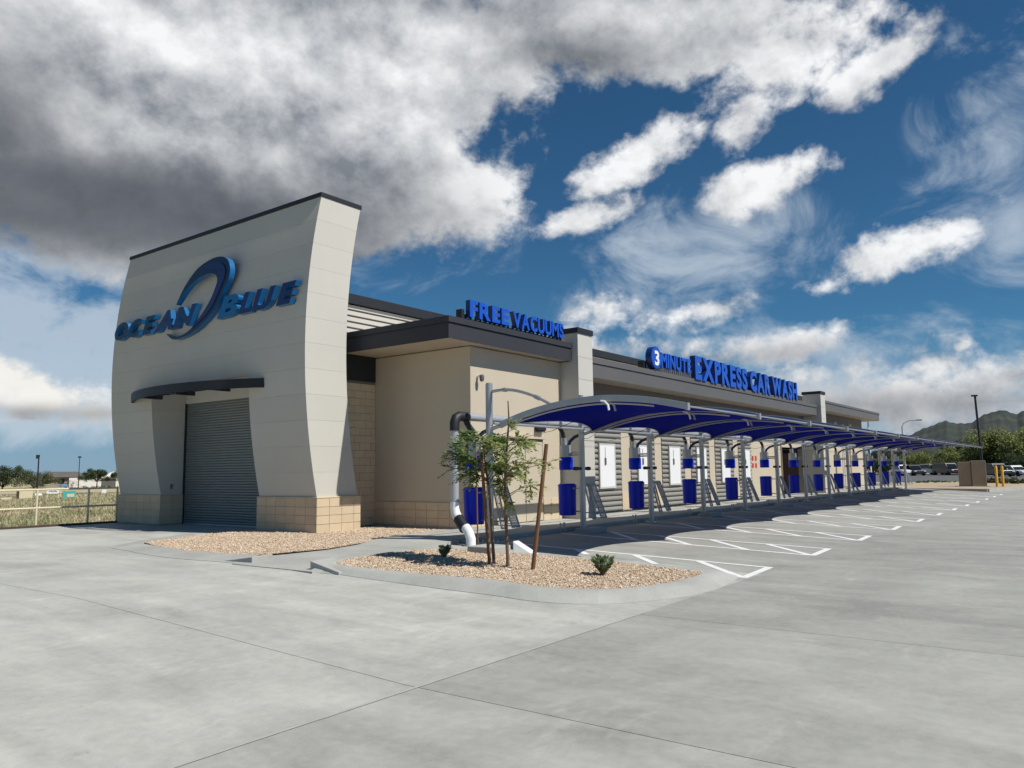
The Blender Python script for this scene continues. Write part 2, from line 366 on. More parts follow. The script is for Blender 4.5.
lot = MB().box(-12, 76, -24, 4.4, -.055, -.035)
_v = []
for y in (4.4, 4.6, 10.2, 25.3):
    for x in (-12, 76): _v.append((x, y, lotz(y)-.035))
lot.add(_v, [(0, 1, 3, 2), (2, 3, 5, 4), (4, 5, 7, 6)])
lot = lot.build('parking_lot', m_joint); tag(lot, kind='structure')
def slab(x0, x1, y0, y1, tone):
    g = .004; x0 += g; x1 -= g; y0 += g; y1 -= g
    ys = [y0]+[t for t in (4.6, 10.2) if y0 < t < y1]+[y1]
    b = MB(); vs = []; n = len(ys)
    for dz in (0, -.045):
        for y in ys: vs += [(x0, y, lotz(y)+dz), (x1, y, lotz(y)+dz)]
    fs = []
    for i in range(n-1):
        a = 2*i; c = 2*n+2*i
        fs += [(a, a+1, a+3, a+2), (c, c+2, c+3, c+1), (a, a+2, c+2, c), (a+1, c+1, c+3, a+3)]
    fs += [(0, 2*n, 2*n+1, 1), (2*n-2, 2*n-1, 4*n-1, 4*n-2)]
    b.add(vs, fs); o = b.build('slab', m_lot, lot); o['tone'] = tone; return o
ycuts = [-24, -17, -10, -3.4, 4.44]
xa = [-12, -4, 4.65, 8.4, 14.6, 21, 28, 35, 42, 49, 56, 63, 70, 76]
for j in range(len(ycuts)-1):
    for i in range(len(xa)-1):
        base = 1.02 if xa[i] < 4 else (.92 if xa[i] < 5 else (.86 if xa[i] < 14 else .84))
        slab(xa[i], xa[i+1], ycuts[j], ycuts[j+1], base*random.uniform(.98, 1.02))
for (x0, x1, y0, y1, t) in [(-12, -4, 4.44, 15, 1.08), (-4, 4.65, 4.44, 15, 1.10), (4.65, 12.6, 4.44, 15, 1.11), (-12, -4, 15, 25.3, 1.10), (-4, 4.65, 15, 25.3, 1.12), (4.65, 13.3, 15, 25.3, 1.14)]:
    slab(x0, x1, y0, y1, t)
xb = [12.6, 20, 27.5, 35, 42, 49, 56, 63, 70, 76]
for i in range(len(xb)-1): slab(xb[i], xb[i+1], 4.44, 10.52, random.uniform(.84, .87))

js = MB(); rj = random.Random(3); xs_ = [-8+.3*q for q in range(56)]
for e in (-1, 1): js.v += [(q, 4.44+e*(.011+rj.uniform(0, .009)), .0045) for q in xs_]
js.f = [(q, q+1, 56+q+1, 56+q) for q in range(55)]; js.m = [0]*55
js.build('joint_sealant', mat('pale_sealant', (.385, .385, .36), .9, .1, 6, 40), lot)
# painted bay markings: one narrow hatched wedge per canopy post
def strip(b, p, q, w):
    p = Vector(p); q = Vector(q); t = (q-p).normalized(); n = Vector((-t.y, t.x))*w/2
    ps = [p]; 
    for yy in ((4.6, 10.2) if p.y < q.y else (10.2, 4.6)):
        if (p.y-yy)*(q.y-yy) < 0: ps.append(p+(q-p)*((yy-p.y)/(q.y-p.y)))
    ps.append(q)
    for a, c in zip(ps[:-1], ps[1:]):
        vs = []
        for e in (a-n, a+n, c+n, c-n): vs.append((e.x, e.y, lotz(e.y)+.004))
        b.add(vs, [(0, 1, 2, 3)])
for k in range(12):
    x = 13.45+3.66*k; b = MB(); w = .115
    y_in = 10.3
    strip(b, (x-.22, y_in), (x, 4.60), w)                       # far side line
    strip(b, (x-1.42, y_in if k else 4.9), (x-1.40, 4.56), w) if k else None
    strip(b, (x-1.45, 4.53), (x+.05, 4.62), .13)                # end bar
    for y, fr0 in ((9.6, 0), (8.35, .42), (7.1, .66), (5.85, 1)):
        p = Vector((x-.05-.035*(y-4.6), y)); q = Vector((x-1.40, y-1.28)); f = 1 if k else fr0
        if f: strip(b, p, p+(q-p)*f, .13)
    b.build('bay_marking', m_paint, lot)

# sidewalk in front of the building, with kerb; walkway between the planting beds
sw = MB()
sw.box(12.45, 15.1, 10.68, 12.66, .1, .30); sw.box(15.1, 60.5, 10.68, 13.4, .1, .3)
sw.hexa([(11.2, 10.66, .1), (12.45, 10.68, .1), (12.45, 12.66, .1), (11.2, 12.55, .1), (11.2, 10.66, .214), (12.45, 10.68, .30), (12.45, 12.66, .30), (11.2, 12.55, .214)])
sw = sw.build('sidewalk', m_conc); tag(sw, kind='structure')
x = 12.45
while x < 60:
    x2 = min(x+3.66, 60.5); MB().box(x+.006, x2-.006, 10.52, 10.674, .05, .302).build('kerb_stone', m_conc, sw, bevel=.02); x = x2
def pxw(lst, z): return [tuple(at_z(x, y, z)[:2]) for x, y in lst]
wk = pxw([(232, 563.5), (312, 571.5), (336, 562), (419, 550.5), (452, 549.5)], .215)+[(12.44, 10.53), (12.44, 11.0)]+[(15.1, 11.0), (15.1, 13.0)]+pxw([(460, 529.5), (376, 541), (327, 549.7), (262, 556.6)], .215)
wo = MB().prism(wk, 'z', .05, .212).build('walkway', m_conc); tag(wo, kind='structure')

# ---- planting beds: kerb ring, gravel sheet, loose stones
def inside(p, poly):
    c = False; n = len(poly)
    for i in range(n):
        x1, y1 = poly[i]; x2, y2 = poly[(i+1) % n]
        if (y1 > p[1]) != (y2 > p[1]) and p[0] < (x2-x1)*(p[1]-y1)/(y2-y1)+x1: c = not c
    return c
def densify(poly, step=.5):
    out = []
    n = len(poly)
    for i in range(n):
        a = np.array(poly[i]); b = np.array(poly[(i+1) % n]); k = max(1, int(np.linalg.norm(b-a)/step))
        for t in range(k): out.append(tuple(a+(b-a)*t/k))
    return out
def smooth_poly(poly, it=2, keep=()):
    for _ in range(it):
        out = []
        n = len(poly)
        for i in range(n):
            a = np.array(poly[i]); b = np.array(poly[(i+1) % n]); out += [tuple(a*.75+b*.25), tuple(a*.25+b*.75)]
        poly = out
    return poly
def gravel_bed(name, poly, hz, n_stones, label):
    me = bpy.data.meshes.new(name); bm = bmesh.new()
    vs = [bm.verts.new((x, y, hz(x, y))) for x, y in poly]; f = bm.faces.new(vs)
    bmesh.ops.triangulate(bm, faces=[f]); 
    bmesh.ops.recalc_face_normals(bm, faces=bm.faces)
    for f in bm.faces:
        if f.normal.z < 0: f.normal_flip()
    bm.to_mesh(me); bm.free(); me.materials.append(m_gravel)
    o = bpy.data.objects.new(name, me); COL.objects.link(o); tag(o, kind='structure')
    rng = np.random.default_rng(len(name)+n_stones)
    P = np.array(poly); lo = P.min(0); hi = P.max(0); pts = []
    while len(pts) < n_stones:
        p = lo+(hi-lo)*rng.random(2)
        if inside(p, poly): pts.append(p)
    b = MB(); V = []; F = []
    oct_f = [(0, 2, 4), (2, 1, 4), (1, 3, 4), (3, 0, 4), (2, 0, 5), (1, 2, 5), (3, 1, 5), (0, 3, 5)]
    for p in pts:
        r = rng.uniform(.009, .021)*(1.5 if rng.random() < .06 else 1); an = rng.random()*6.28; ca, sa = math.cos(an), math.sin(an); z = hz(*p)+r*rng.uniform(.0, .7)
        base = len(V); e = rng.uniform(.6, 1.3, 6)
        for k, (ux, uy, uz) in enumerate(((1, 0, .2), (-1, 0, -.1), (0, 1, .1), (0, -1, .15), (.2, .1, .8), (0, 0, -.7))):
            ux, uy = ux*ca-uy*sa, ux*sa+uy*ca; V.append((p[0]+ux*r*e[k], p[1]+uy*r*e[k], z+uz*r*e[k]))
        F += [tuple(base+i for i in f) for f in oct_f]
    me = bpy.data.meshes.new('gravel_stones'); me.from_pydata(V, [], F); me.materials.append(m_stone)
    s = bpy.data.objects.new('gravel_stones', me); COL.objects.link(s); tag(s, label, 'gravel', kind='stuff')
    return o
# island bed
inner_px = [(336, 562), (419, 550.5), (475, 551), (533.7, 555.7), (576.7, 558.6), (639, 565.4), (690, 571.5), (702, 574), (689, 578.7), (650.8, 586.3), (600, 590), (537.7, 587), (488.8, 580), (440, 576.2), (363, 568.5)]
bed2 = [tuple(on_lot(x, y, .085)[:2]) for x, y in inner_px]
outer_px = {8: (712, 591), 9: (663, 600), 10: (598, 604.5), 11: (537.7, 602), 12: (489, 595), 13: (440, 589), 14: (340, 575)}
out2 = []
for i, p in enumerate(bed2):
    if i in outer_px: q = on_lot(*outer_px[i]); out2.append((q[0], q[1]))
    elif i == 7: q = on_lot(736, 579.5); out2.append((q[0], q[1]))
    elif i == 6: q = on_lot(727, 574.5); out2.append((q[0], q[1]))
    elif i == 0: q = on_lot(310.5, 570); out2.append((q[0], q[1]))
    elif i == 1: out2.append((p[0]+.1, p[1]+.16))
    else: out2.append((p[0]+.30, p[1]+.05))
hz2 = lambda x, y: lotz(y)+.085
def crom(p, k=3, closed=True):
    out = []; n = len(p)
    for i in range(n if closed else n-1):
        g = (lambda j: np.array(p[j % n])) if closed else (lambda j: np.array(p[min(max(j, 0), n-1)]))
        p0, p1, p2, p3 = g(i-1), g(i), g(i+1), g(i+2)
        for t in np.arange(k)/k: out.append(tuple(.5*((2*p1)+(p2-p0)*t+(2*p0-5*p1+4*p2-p3)*t*t+(3*p1-p0-3*p2+p3)*t**3)))
    if not closed: out.append(tuple(p[-1]))
    return out
bed2 = crom(bed2); out2 = crom(out2)
def kerb_ring(name, inn, out, hz, closed, gap=()):
    """a kerb of cast lengths: flat top, sloping face down to the lot"""
    root = empty(name, (*inn[0], 0)); tag(root, kind='structure'); n = len(inn)
    for i in range(n if closed else n-1):
        if i in gap: continue
        j = (i+1) % n; b = MB(); vs = []
        for (p, q) in ((inn[i], out[i]), (inn[j], out[j])):
            p = np.array(p); q = np.array(q); m = p+(q-p)*.45; e = p+(q-p)*.62
            for (w, z) in ((p, hz(*p)-.12), (p, hz(*p)+.015), (m, hz(*p)+.02), (e, hz(*p)-.012), (q, lotz(q[1])+.006), (q, lotz(q[1])-.05)):
                vs.append((w[0]-inn[0][0], w[1]-inn[0][1], z))
        fs = [(k, k+1, 7+k, 6+k) for k in range(5)]+[(5, 0, 6, 11), tuple(range(6)), tuple(range(11, 5, -1))]
        b.add(vs, fs); b.build('kerb_length', m_conc, root, smooth=True)
    return root
isl_k = kerb_ring('island_kerb', bed2, out2, hz2, True)
gravel_bed('gravel_bed', bed2, lambda x, y: hz2(x, y)+.004, 24000, 'tan gravel filling the island bed under the young trees')
# bed beside the tower
b1px = [(247.6, 530.2), (197, 535.5), (144.4, 542.5), (160, 547), (185, 550.5), (217.5, 553.5), (258, 555), (327.5, 548.7), (375.5, 540.6), (458, 529.0)]
bed1 = [tuple(at_z(x, y, .235)[:2]) for x, y in b1px]
bed1 = bed1+[(15.1, 12.95), (15.1, 16.06), (13.95, 16.06), (13.95, 15.36), (12.55, 15.36), (12.55, 17.8)]
gravel_bed('gravel_bed', bed1, lambda x, y:   .232, 30000, 'tan gravel in the bed at the foot of the tower')
k_in = bed1[1:7]; k_out = [tuple(at_z(x, y, .2)[:2]) for x, y in [(190, 533.5), (116, 545.5), (128, 551), (165, 557.5), (217.5, 562), (251, 565)]]
def kerb_end(px0, px1, h0, h1, deep, par):
    a = on_lot(*px0); c = on_lot(*px1); o = par.location; z = lotz(a[1])
    b = MB(); d = Vector((deep, .12, 0))
    P = [Vector((a[0], a[1], z-.05)), Vector((c[0], c[1], z-.05)), Vector((c[0], c[1], z-.05))+d, Vector((a[0], a[1], z-.05))+d]
    b.hexa([p-o for p in P]+[P[0]+Vector((0, 0, .05+h0))-o, P[1]+Vector((0, 0, .05+h1))-o, P[2]+Vector((0, 0, .05+h1))-o, P[3]+Vector((0, 0, .05+h0))-o])
    b.build('kerb_end', m_conc, par, bevel=.012)
kerb_end((310, 571), (339, 575.2), .155, .02, .55, isl_k)
twr_k = kerb_ring('tower_bed_kerb', crom(k_in, 3, False), crom(k_out, 3, False), lambda x, y: .232, False)
kerb_end((222, 561.5), (252, 563.5), .01, .11, .5, twr_k)
# ================================================================== BUILDING
bld = empty('car_wash_building', (13, 20, .2))
tag(bld, 'long tan car wash building with a curved pale entrance tower at its end', 'building')
BO = Vector((13, 20, .2))
class PB(MB):                                   # builds a part in world coordinates, stored relative to the building's base
    def part(s, name, material, parent=None, **k):
        s.v = [(x-BO.x, y-BO.y, z-BO.z) for x, y, z in s.v]
        return s.build(name, material, parent or bld, **k)
# ---- tower: one bowed slab, 12 courses
ZB, ZT, TH, TY0, TY1 = 1.08, 8.76, 1.32, 15.4, 25.0
OY0, OY1, OZ = 17.72, 22.58, 4.28               # door opening
def xf(z): return 12.14+.0300*(z-4.92)**2
def bow(b, y0, y1, z0, z1, ins=0., n=4):
    vs = []
    for i in range(n+1):
        z = z0+(z1-z0)*i/n; a = xf(z)+ins; c = xf(z)+TH-ins
        vs += [(a, y0+ins, z), (c, y0+ins, z), (c, y1-ins, z), (a, y1-ins, z)]
    fs = [(3, 2, 1, 0), tuple(4*n+k for k in range(4))]
    for i in range(n):
        for k in range(4): k2 = (k+1) % 4; fs.append((4*i+k, 4*i+k2, 4*i+4+k2, 4*i+4+k))
    b.add(vs, fs)
core = PB()
bow(core, TY0, OY0, ZB, OZ, .014, 14); bow(core, OY1, TY1, ZB, OZ, .014, 14); bow(core, TY0, TY1, OZ, ZT-.02, .014, 18)
tower = core.part('tower', m_reveal, smooth=True); tower['label'] = 'curved pale stucco entrance tower carrying the large sign'
dz = (ZT-ZB)/12
for k in range(12):
    z0, z1 = ZB+dz*k+.0016, ZB+dz*(k+1)-.0016
    for (a, c) in ([(TY0, OY0), (OY1, TY1)] if z1 < OZ+.01 else [(TY0, TY1)]):
        p = PB(); bow(p, a, c, z0, z1); p.part('wall_panel', m_stucco, tower, smooth=True)
cap = PB(); cap.box(xf(ZT)-.03, xf(ZT)+TH+.03, TY0-.025, TY1+.025, ZT-.015, ZT+.10); cap.part('parapet_cap', m_dark, tower, bevel=.01)
# block plinths under the tower
def block_wall(parent, o, u, L, z0, rows, bl=.397, bh=.203, depth=.1, mt=None, skip=None):
    """face of single blocks: from o along unit u (2D) for L metres; the outward side is to the right of u"""
    n = (u[1], -u[0])
    k = 0; s0 = 0
    while s0 < L-.02:
        s1 = min(L, s0+bl)
        for r in range(rows):
            if skip and skip(s0, s1, r): continue
            g = .005; b = PB(); q = []
            for (s, d) in ((s0+g, 0), (s1-g, 0), (s1-g, -depth), (s0+g, -depth)): q.append((o[0]+u[0]*s+n[0]*d, o[1]+u[1]*s+n[1]*d))
            if random.random() < .5: pass
            b.hexa([(x, y, z0+r*bh+g) for x, y in q]+[(x, y, z0+(r+1)*bh-g) for x, y in q])
            b.part('block', mt or m_block, parent)
        s0 = s1
BX0, BX1, BZ0 = 12.53, 13.95, .235
for (ya, yb) in ((15.34, 17.76), (22.54, 25.06)):
    c = PB(); c.box(BX0+.02, BX1-.02, ya+.02, yb-.02, .1, ZB+.005); tb = c.part('tower_plinth', m_mortar)
    block_wall(tb, (BX0, yb), (0, -1), yb-ya, BZ0, 4, bh=.211)                     # front, facing -X
    if ya < 20: block_wall(tb, (BX0, ya), (1, 0), BX1-BX0, BZ0, 4, bh=.211)        # side, facing -Y
    else: block_wall(tb, (BX0+1.0, ya), (-1, 0), 1.0, BZ0, 4) if False else block_wall(tb, (BX0, ya), (1, 0), BX1-BX0-.5, BZ0, 4, bh=.211)
    s = PB(); s.box(BX0-.008, BX1+.008, ya-.008, yb+.008, ZB-.001, ZB+.03); s.part('sill_course', m_block, tb, bevel=.008)
# roll-up door, recessed
DX = 13.32
rd = PB(); rd.box(DX+.03, DX+.08, OY0-.1, OY1+.1, .15, OZ+.1); rdoor = rd.part('roll_up_door', m_dark)
zz = .26; base = None
while zz < 3.88:
    if base is None:
        pr = [(0, 0), (-.012, .010), (-.018, .038), (-.012, .066), (0, .075), (.02, .075), (.02, 0)]
        s = MB(); s.prism(pr, 'y', OY0+.12-20, OY1-.05-20)
        base = s.build('slat', m_doors, rdoor, smooth=True); base.location = (DX-13, 0, zz-.2)
    else:
        o = base.copy(); COL.objects.link(o); o.location = (DX-13, 0, zz-.2)
    zz += .0765
s = PB(); s.box(DX-.03, DX+.02, OY0+.12, OY1-.05, .205, .258); s.part('bottom_bar', m_steel, rdoor)
for y in (OY0+.04, OY1-.05): s = PB(); s.box(DX-.06, DX+.03, y, y+.07, .2, 3.9); s.part('guide_rail', m_dark, rdoor)
s = PB(); s.box(DX-.05, DX+.12, OY0+.02, OY1-.02, 3.88, OZ-.005); s.part('lintel', m_stucco)
s = PB(); s.box(12.5, 13.4, 22.35, 22.52, .12, .13) if False else s.box(12.86, 12.9, OY1-.05, OY1-.0, 1.28, 1.42); s.part('keypad', m_fasc2)
# bowed awning over the door
aw = PB(); pts = []
ya, yb, za = 17.05, 23.62, 4.02
n = 24
for i in range(n+1):
    t = i/n; y = ya+(yb-ya)*t; x = 12.10-.84*(1-(2*t-1)**2)**.9; pts.append((x, y))
q = [(x, y) for x, y in pts]+[(x+.07, y) for x, y in pts[::-1]]
aw.prism(q, 'z', za-.11, za+.13); awn = aw.part('entrance_awning', m_dark); awn['label'] = 'dark bowed steel awning over the roll-up door'
for t in (.24, .5, .76):
    y = ya+(yb-ya)*t; s = PB(); xx = 12.10-.84*(1-(2*t-1)**2)**.9
    s.box(xx+.06, 12.2, y-.05, y+.05, za-.10, za+.08); s.part('bracket', m_dark, awn)
for i in range(1, 6):
    xx = 12.10-.84*i/6.2; hw = math.sqrt(max(0, 1-((i/6.2)**(1/.9)))); yc = (ya+yb)/2; h = (yb-ya)/2*hw
    s = PB(); s.box(xx-.015, xx+.015, yc-h+.06, yc+h-.06, za-.03, za+.07); s.part('louvre', m_dark, awn)
# ---- tunnel body behind, and the front wing
VX, VY, WY = 15.12, 12.6, 16.08
tb = PB(); tb.box(13.6, 59.6, WY, 24.6, .1, 6.28); tun = tb.part('tunnel_wall', m_taupe)
# pale horizontal boards high on the tunnel wall
for k in range(6):
    z0 = 5.30+k*.165
    s = PB(); s.box(13.7, 59.5, WY-.05, WY-.002, z0+.028, z0+.138); s.part('siding_board', m_boards, tun)
s = PB(); s.box(13.55, 59.75, WY-.14, WY+.3, 6.29, 6.56); s.part('parapet_coping', m_dark, tun, bevel=.008)
s = PB(); s.box(13.55, 59.75, 24.3, 24.75, 6.28, 6.56); s.part('parapet_coping', m_dark, tun)
s = PB(); s.box(13.55, 15.1, WY-.04, WY-.002, 4.20, 5.16); s.part('dark_band', m_dark, tun)
for k in range(19):                                # block courses of the short wall beside the tower
    z0 = .27+k*.203; u = 0
    for i in range(5):
        xa_ = 13.75+i*.397-(.2 if k % 2 else 0); xb_ = min(xa_+.397, 15.11); xa_ = max(xa_, 13.72)
        if xb_-xa_ < .05: continue
        s = PB(); s.box(xa_+.004, xb_-.004, WY-.03, WY-.002, z0+.004, z0+.199); s.part('block', m_block, tun)
wg = PB(); wg.box(VX, 20.2, VY, WY-.002, .1, 4.875); wing = wg.part('wing_wall', m_tan); wing['label'] = 'smooth tan stucco wall of the front wing'
# wing plinth of tan block (three courses), front and side
block_wall(wing, (VX-.03, WY-.01), (0, -1), WY-VY+.02, .3, 3, depth=.028)
block_wall(wing, (VX-.03, VY-.03), (1, 0), 16.45-VX, .3, 3, depth=.028)
block_wall(wing, (18.27, VY-.03), (1, 0), 1.0, .3, 3, depth=.028)
# eaves: fascia with soffit, cap strip
def eave(x0, x1, y0, y1, zb, zl, zt, mf, front, name='eave'):
    """a flat roof edge: y0 is the street side; front adds the -X return"""
    s = PB(); s.box(x0+.03, x1-.03, y0+.03, y1, zb+.02, zt-.06); e = s.part(name, m_soffit)
    f = PB(); f.box(x0, x1, y0, y0+.028, zb, zl); f.part('fascia', mf, e)
    f = PB(); f.box(x0-.035, x1+.02, y0-.035, y0+.2, zl+.006, zt); f.part('fascia_cap', mf, e, bevel=.006)
    if front:
        f = PB(); f.box(x0, x0+.028, y0+.03, y1, zb, zl); f.part('fascia', mf, e)
        f = PB(); f.box(x0-.035, x0+.2, y0+.205, y1, zl+.006, zt); f.part('fascia_cap', mf, e, bevel=.006)
    f = PB(); f.box(x1-.028, x1, y0+.03, y1-.1, zb, zl); f.part('fascia', mf, e)
    return e
eave(13.83, 19.27, 12.19, WY-.06, 4.88, 5.26, 5.42, m_fascia, True)
eave(20.15, 44.45, 12.19, WY-.06, 4.52, 4.95, 5.13, m_fasc2, False)
eave(45.4, 59.9, 12.19, WY-.06, 4.90, 5.33, 5.47, m_fasc2, False)
s = PB(); s.box(59.9, 61.6, 12.5, 12.53, 5.38, 5.42); s.part('roof_rod', m_dark)
# pilasters
for (px0, px1) in ((19.3, 20.12), (44.5, 45.36)):
    b = PB(); b.box(px0+.008, px1-.008, 11.978, 12.9, .3, 5.72); pl = b.part('pilaster', m_reveal)
    for k in range(7):
        z0 = 1.05+k*.66 if k else .3; z1 = 1.05+(k+1)*.66
        c = PB(); c.box(px0, px1, 11.97, 12.95, z0+.005, min(z1, 5.72)-.005); c.part('wall_panel', m_stucco, pl)
    c = PB(); c.box(px0-.03, px1+.03, 11.94, 12.98, 5.72, 5.88); c.part('cap', m_dark, pl, bevel=.008)
# long wall behind the vacuums
SY = 13.0
lw = PB(); lw.box(20.12, 40.5, SY, WY-.05, .1, 4.54); lw.box(44.1, 58.2, SY, WY-.05, .1, 4.91); lw.box(40.5, 44.1, SY, WY-.05, 2.75, 4.54); lw.box(40.5, 44.1, SY+1.2, WY-.05, .1, 2.75)
lwall = lw.part('long_wall', [m_tan]); lwall['label'] = 'long tan stucco wall behind the vacuum bays'
up = PB(); up.box(20.2, 40.5, SY-.012, SY-.001, 3.25, 4.54); up.box(40.5, 58.1, SY-.012, SY-.001, 3.5, 4.52); up.box(45.4, 58.1, SY-.014, SY-.001, 4.521, 4.9); up.part('eave_shade_band', m_taupe, lwall)  # dark taupe sheet paints the eave's shade onto the wall
bays = [(20.14, 23.42), (24.06, 25.92), (26.48, 28.49), (29.06, 30.94), (31.51, 33.62), (34.19, 35.89)]
ribprof = [(0, .01), (-.05, .012), (-.085, .05), (-.09, .10), (-.07, .15), (0, .165)]
for bi, (xa_, xb_) in enumerate(bays):
    c = PB(); c.box(xa_, xb_, SY-.03, SY-.013, .3, 3.25); sp = c.part('siding_panel', m_ribback)
    k = 0; proto = None
    while .32+k*.172 < 3.1:
        if proto is None:
            m = MB(); m.prism([(y, z) for y, z in ribprof], 'x', xa_+.03-13, xb_-.03-13)
            proto = m.build('siding_rib', m_ribs, sp, smooth=True); o = proto
        else: o = proto.copy(); COL.objects.link(o)
        o.location = (0, SY-.03-20, .32+k*.172-.2); k += 1
    # white board on each siding bay
    wa, wb = (21.92, 22.86) if bi == 0 else ((xa_+xb_)/2-.42, (xa_+xb_)/2+.46)
    w = PB(); w.box(wa, wb, SY-.165, SY-.12, 1.14, 2.5); wp = w.part('white_panel', m_white, bevel=.006)
    for (fa, fb, ga, gb) in ((wa-.05, wa-.002, 1.09, 2.55), (wb+.002, wb+.05, 1.09, 2.55), (wa-.002, wb+.002, 1.09, 1.138), (wa-.002, wb+.002, 2.502, 2.55)):
        f = PB(); f.box(fa, fb, SY-.17, SY-.11, ga, gb); f.part('frame', m_boards, wp)
    f = PB(); xm = wa+.33*(wb-wa)
    f.box(xm-.045, xm+.045, SY-.19, SY-.167, 1.86, 2.08); f.tube([(xm, SY-.175, 2.08), (xm, SY-.175, 2.42)], .006, 5); f.part('hanging_tag', m_fasc2, wp)
for (xa_, xb_) in ((23.42, 24.06), (25.92, 26.48), (28.49, 29.06), (30.94, 31.51), (33.62, 34.19)):
    c = PB(); c.box(xa_+.01, xb_-.01, SY-.10, SY-.013, .3, 3.24); c.part('pier', m_tan)
    c = PB(); c.box(xa_-.005, xb_+.005, SY-.115, SY-.1005, .3, .92); c.part('pier_base', m_block)
# service opening filled by a near-black sheet as painted shade, and doorway trim
c = PB(); c.box(40.5, 44.1, SY+.25, SY+.35, .3, 2.75); c.part('service_opening', mat('painted_opening_shade', (.014, .009, .008), .9, .1, spec=.03))
for xa_ in (40.42, 44.06): c = PB(); c.box(xa_, xa_+.12, SY-.04, SY-.001, .3, 2.82); c.part('opening_trim', m_taupe)
for xa_ in (47.2, 50.8, 54.4):
    c = PB(); c.box(xa_, xa_+.6, SY-.08, SY-.001, .3, 4.5); c.part('pier', m_tan)
c = PB(); c.tube([(45.9, SY-.12, .3), (45.9, SY-.12, 4.4)], .06, 8); c.part('downpipe', m_pvc)
c = PB(); c.tube([(52.6, SY-.12, .3), (52.6, SY-.12, 4.4)], .06, 8); c.part('downpipe', m_pvc)
c = PB(); c.tube([(58.35, 12.6, .3), (58.35, 12.6, 4.9)], .05, 8); c.part('downpipe', m_pvc)
# double door in the wing
c = PB(); c.box(16.49, 18.24, VY-.05, VY-.001, .3, 2.56); dd = c.part('double_door', m_taupe)
dd['label'] = 'tan double door in the wing wall behind the young trees'
for (xa_, xb_) in ((16.55, 17.355), (17.375, 18.18)):
    c = PB(); c.box(xa_, xb_, VY-.075, VY-.0505, .32, 2.49); c.part('door_leaf', m_tan, dd, bevel=.006)
c = PB(); c.box(17.28, 17.33, VY-.12, VY-.0755, 1.38, 1.66); c.part('handle', m_black, dd)
c = PB(); c.box(16.4, 18.33, VY-.13, VY-.0005, 2.57, 2.63); c.part('drip_edge', m_tan, dd)
# small fittings on the wall
c = MB(); c.box(-.19, .19, -.15, 0, .02, .16); c.box(-.17, .17, -.13, -.02, -.02, .019)
wl = c.build('wall_light', m_dark, bevel=.01); wl.location = (18.1, VY, 2.80); tag(wl, 'dark wall light box above the tan double door', 'light')
cr_ = empty('security_camera', (15.4, VY, 4.1)); tag(cr_, 'small white dome camera high on the wing wall near its corner', 'camera')
c = MB(); c.tube([(0, -.001, .02), (0, -.12, .04)], .035, 8); c.build('bracket', m_pvc, cr_)
c = MB(); c.lathe((0, -.15, 0), [(.01, -.13), (.05, -.11), (.06, -.06), (.065, .0), (.05, .05), (.01, .06)], 12); c.build('dome', m_fasc2, cr_, smooth=True)
# red notices
for (dx, dz_, w, h, nm) in ((0, 0, .2, .26, 'upper left'), (.28, 0, .2, .26, 'upper right'), (0, -.34, .2, .26, 'lower left'), (.28, -.34, .2, .26, 'lower right')):
    c = MB(); c.box(0, w, -.02, -.001, 0, h); o = c.build('notice_sign', m_red); o.location = (36.2+dx*1.5, SY, 2.05+dz_); o.scale = (.95, 1, .8)
    tag(o, nm+' of four small red notices on the tan wall', 'sign', 'red notices on the wall')
# ================================================================== SIGNS
_tc = {}
def letter_mesh(ch, size, sx, depth, bold, shear, mats):
    cu = bpy.data.curves.new('letter', 'FONT'); cu.body = ch; cu.size = size; cu.extrude = depth/2; cu.offset = bold; cu.shear = shear
    cu.fill_mode = 'BOTH'; cu.resolution_u = 4
    o = bpy.data.objects.new('letter', cu); COL.objects.link(o)
    bpy.context.view_layer.update(); dg = bpy.context.evaluated_depsgraph_get()
    me = bpy.data.meshes.new_from_object(o.evaluated_get(dg)); bpy.data.objects.remove(o); bpy.data.curves.remove(cu)
    n = len(me.vertices); co = np.empty(n*3); me.vertices.foreach_get('co', co); co = co.reshape(-1, 3); co[:, 0] *= sx
    me.vertices.foreach_set('co', co.ravel())
    me.materials.clear()
    for m in mats: me.materials.append(m)
    me.update()
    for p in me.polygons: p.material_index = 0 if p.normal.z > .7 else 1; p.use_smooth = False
    return me, co
def word(parent, text, x0, x1, z0, h, depth, frame, mats, bold=.03, shear=0., sp=.10, space=.45, names=None):
    """letters of one word laid out between x0 and x1; frame maps (x, y up, out) to the parent's axes"""
    R = {}
    for ch in set(text.replace(' ', '')):
        R[ch] = letter_mesh(ch, 1.0, 1.0, .1, bold, shear, mats)
    W = []; hh = max(R[c][1][:, 1].max() for c in R); lo = 0
    for ch in text: W.append(space if ch == ' ' else R[ch][1][:, 0].max()-R[ch][1][:, 0].min())
    tot = sum(W)+sp*(len(text)-1); kx = (x1-x0)/tot; ky = h/hh; cur = x0
    for ch, w in zip(text, W):
        if ch != ' ':
            me, co = R[ch]; m2 = me.copy(); c2 = co.copy(); c2[:, 0] -= co[:, 0].min()
            loc = np.stack([c2[:, 0]*kx, c2[:, 1]*ky, (c2[:, 2]/.1+.5)*depth], 1)
            m2.vertices.foreach_set('co', np.ascontiguousarray(loc).ravel()); m2.update()
            o = bpy.data.objects.new('letter', m2); COL.objects.link(o); o.parent = parent
            A, T = frame(cur, z0); o.matrix_local = Matrix.Translation(T) @ A
        cur += (w+sp)*kx
AX_S = Matrix(((1, 0, 0, 0), (0, 0, -1, 0), (0, 1, 0, 0), (0, 0, 0, 1)))       # faces -Y
AX_W = Matrix(((0, 0, -1, 0), (-1, 0, 0, 0), (0, 1, 0, 0), (0, 0, 0, 1)))       # faces -X
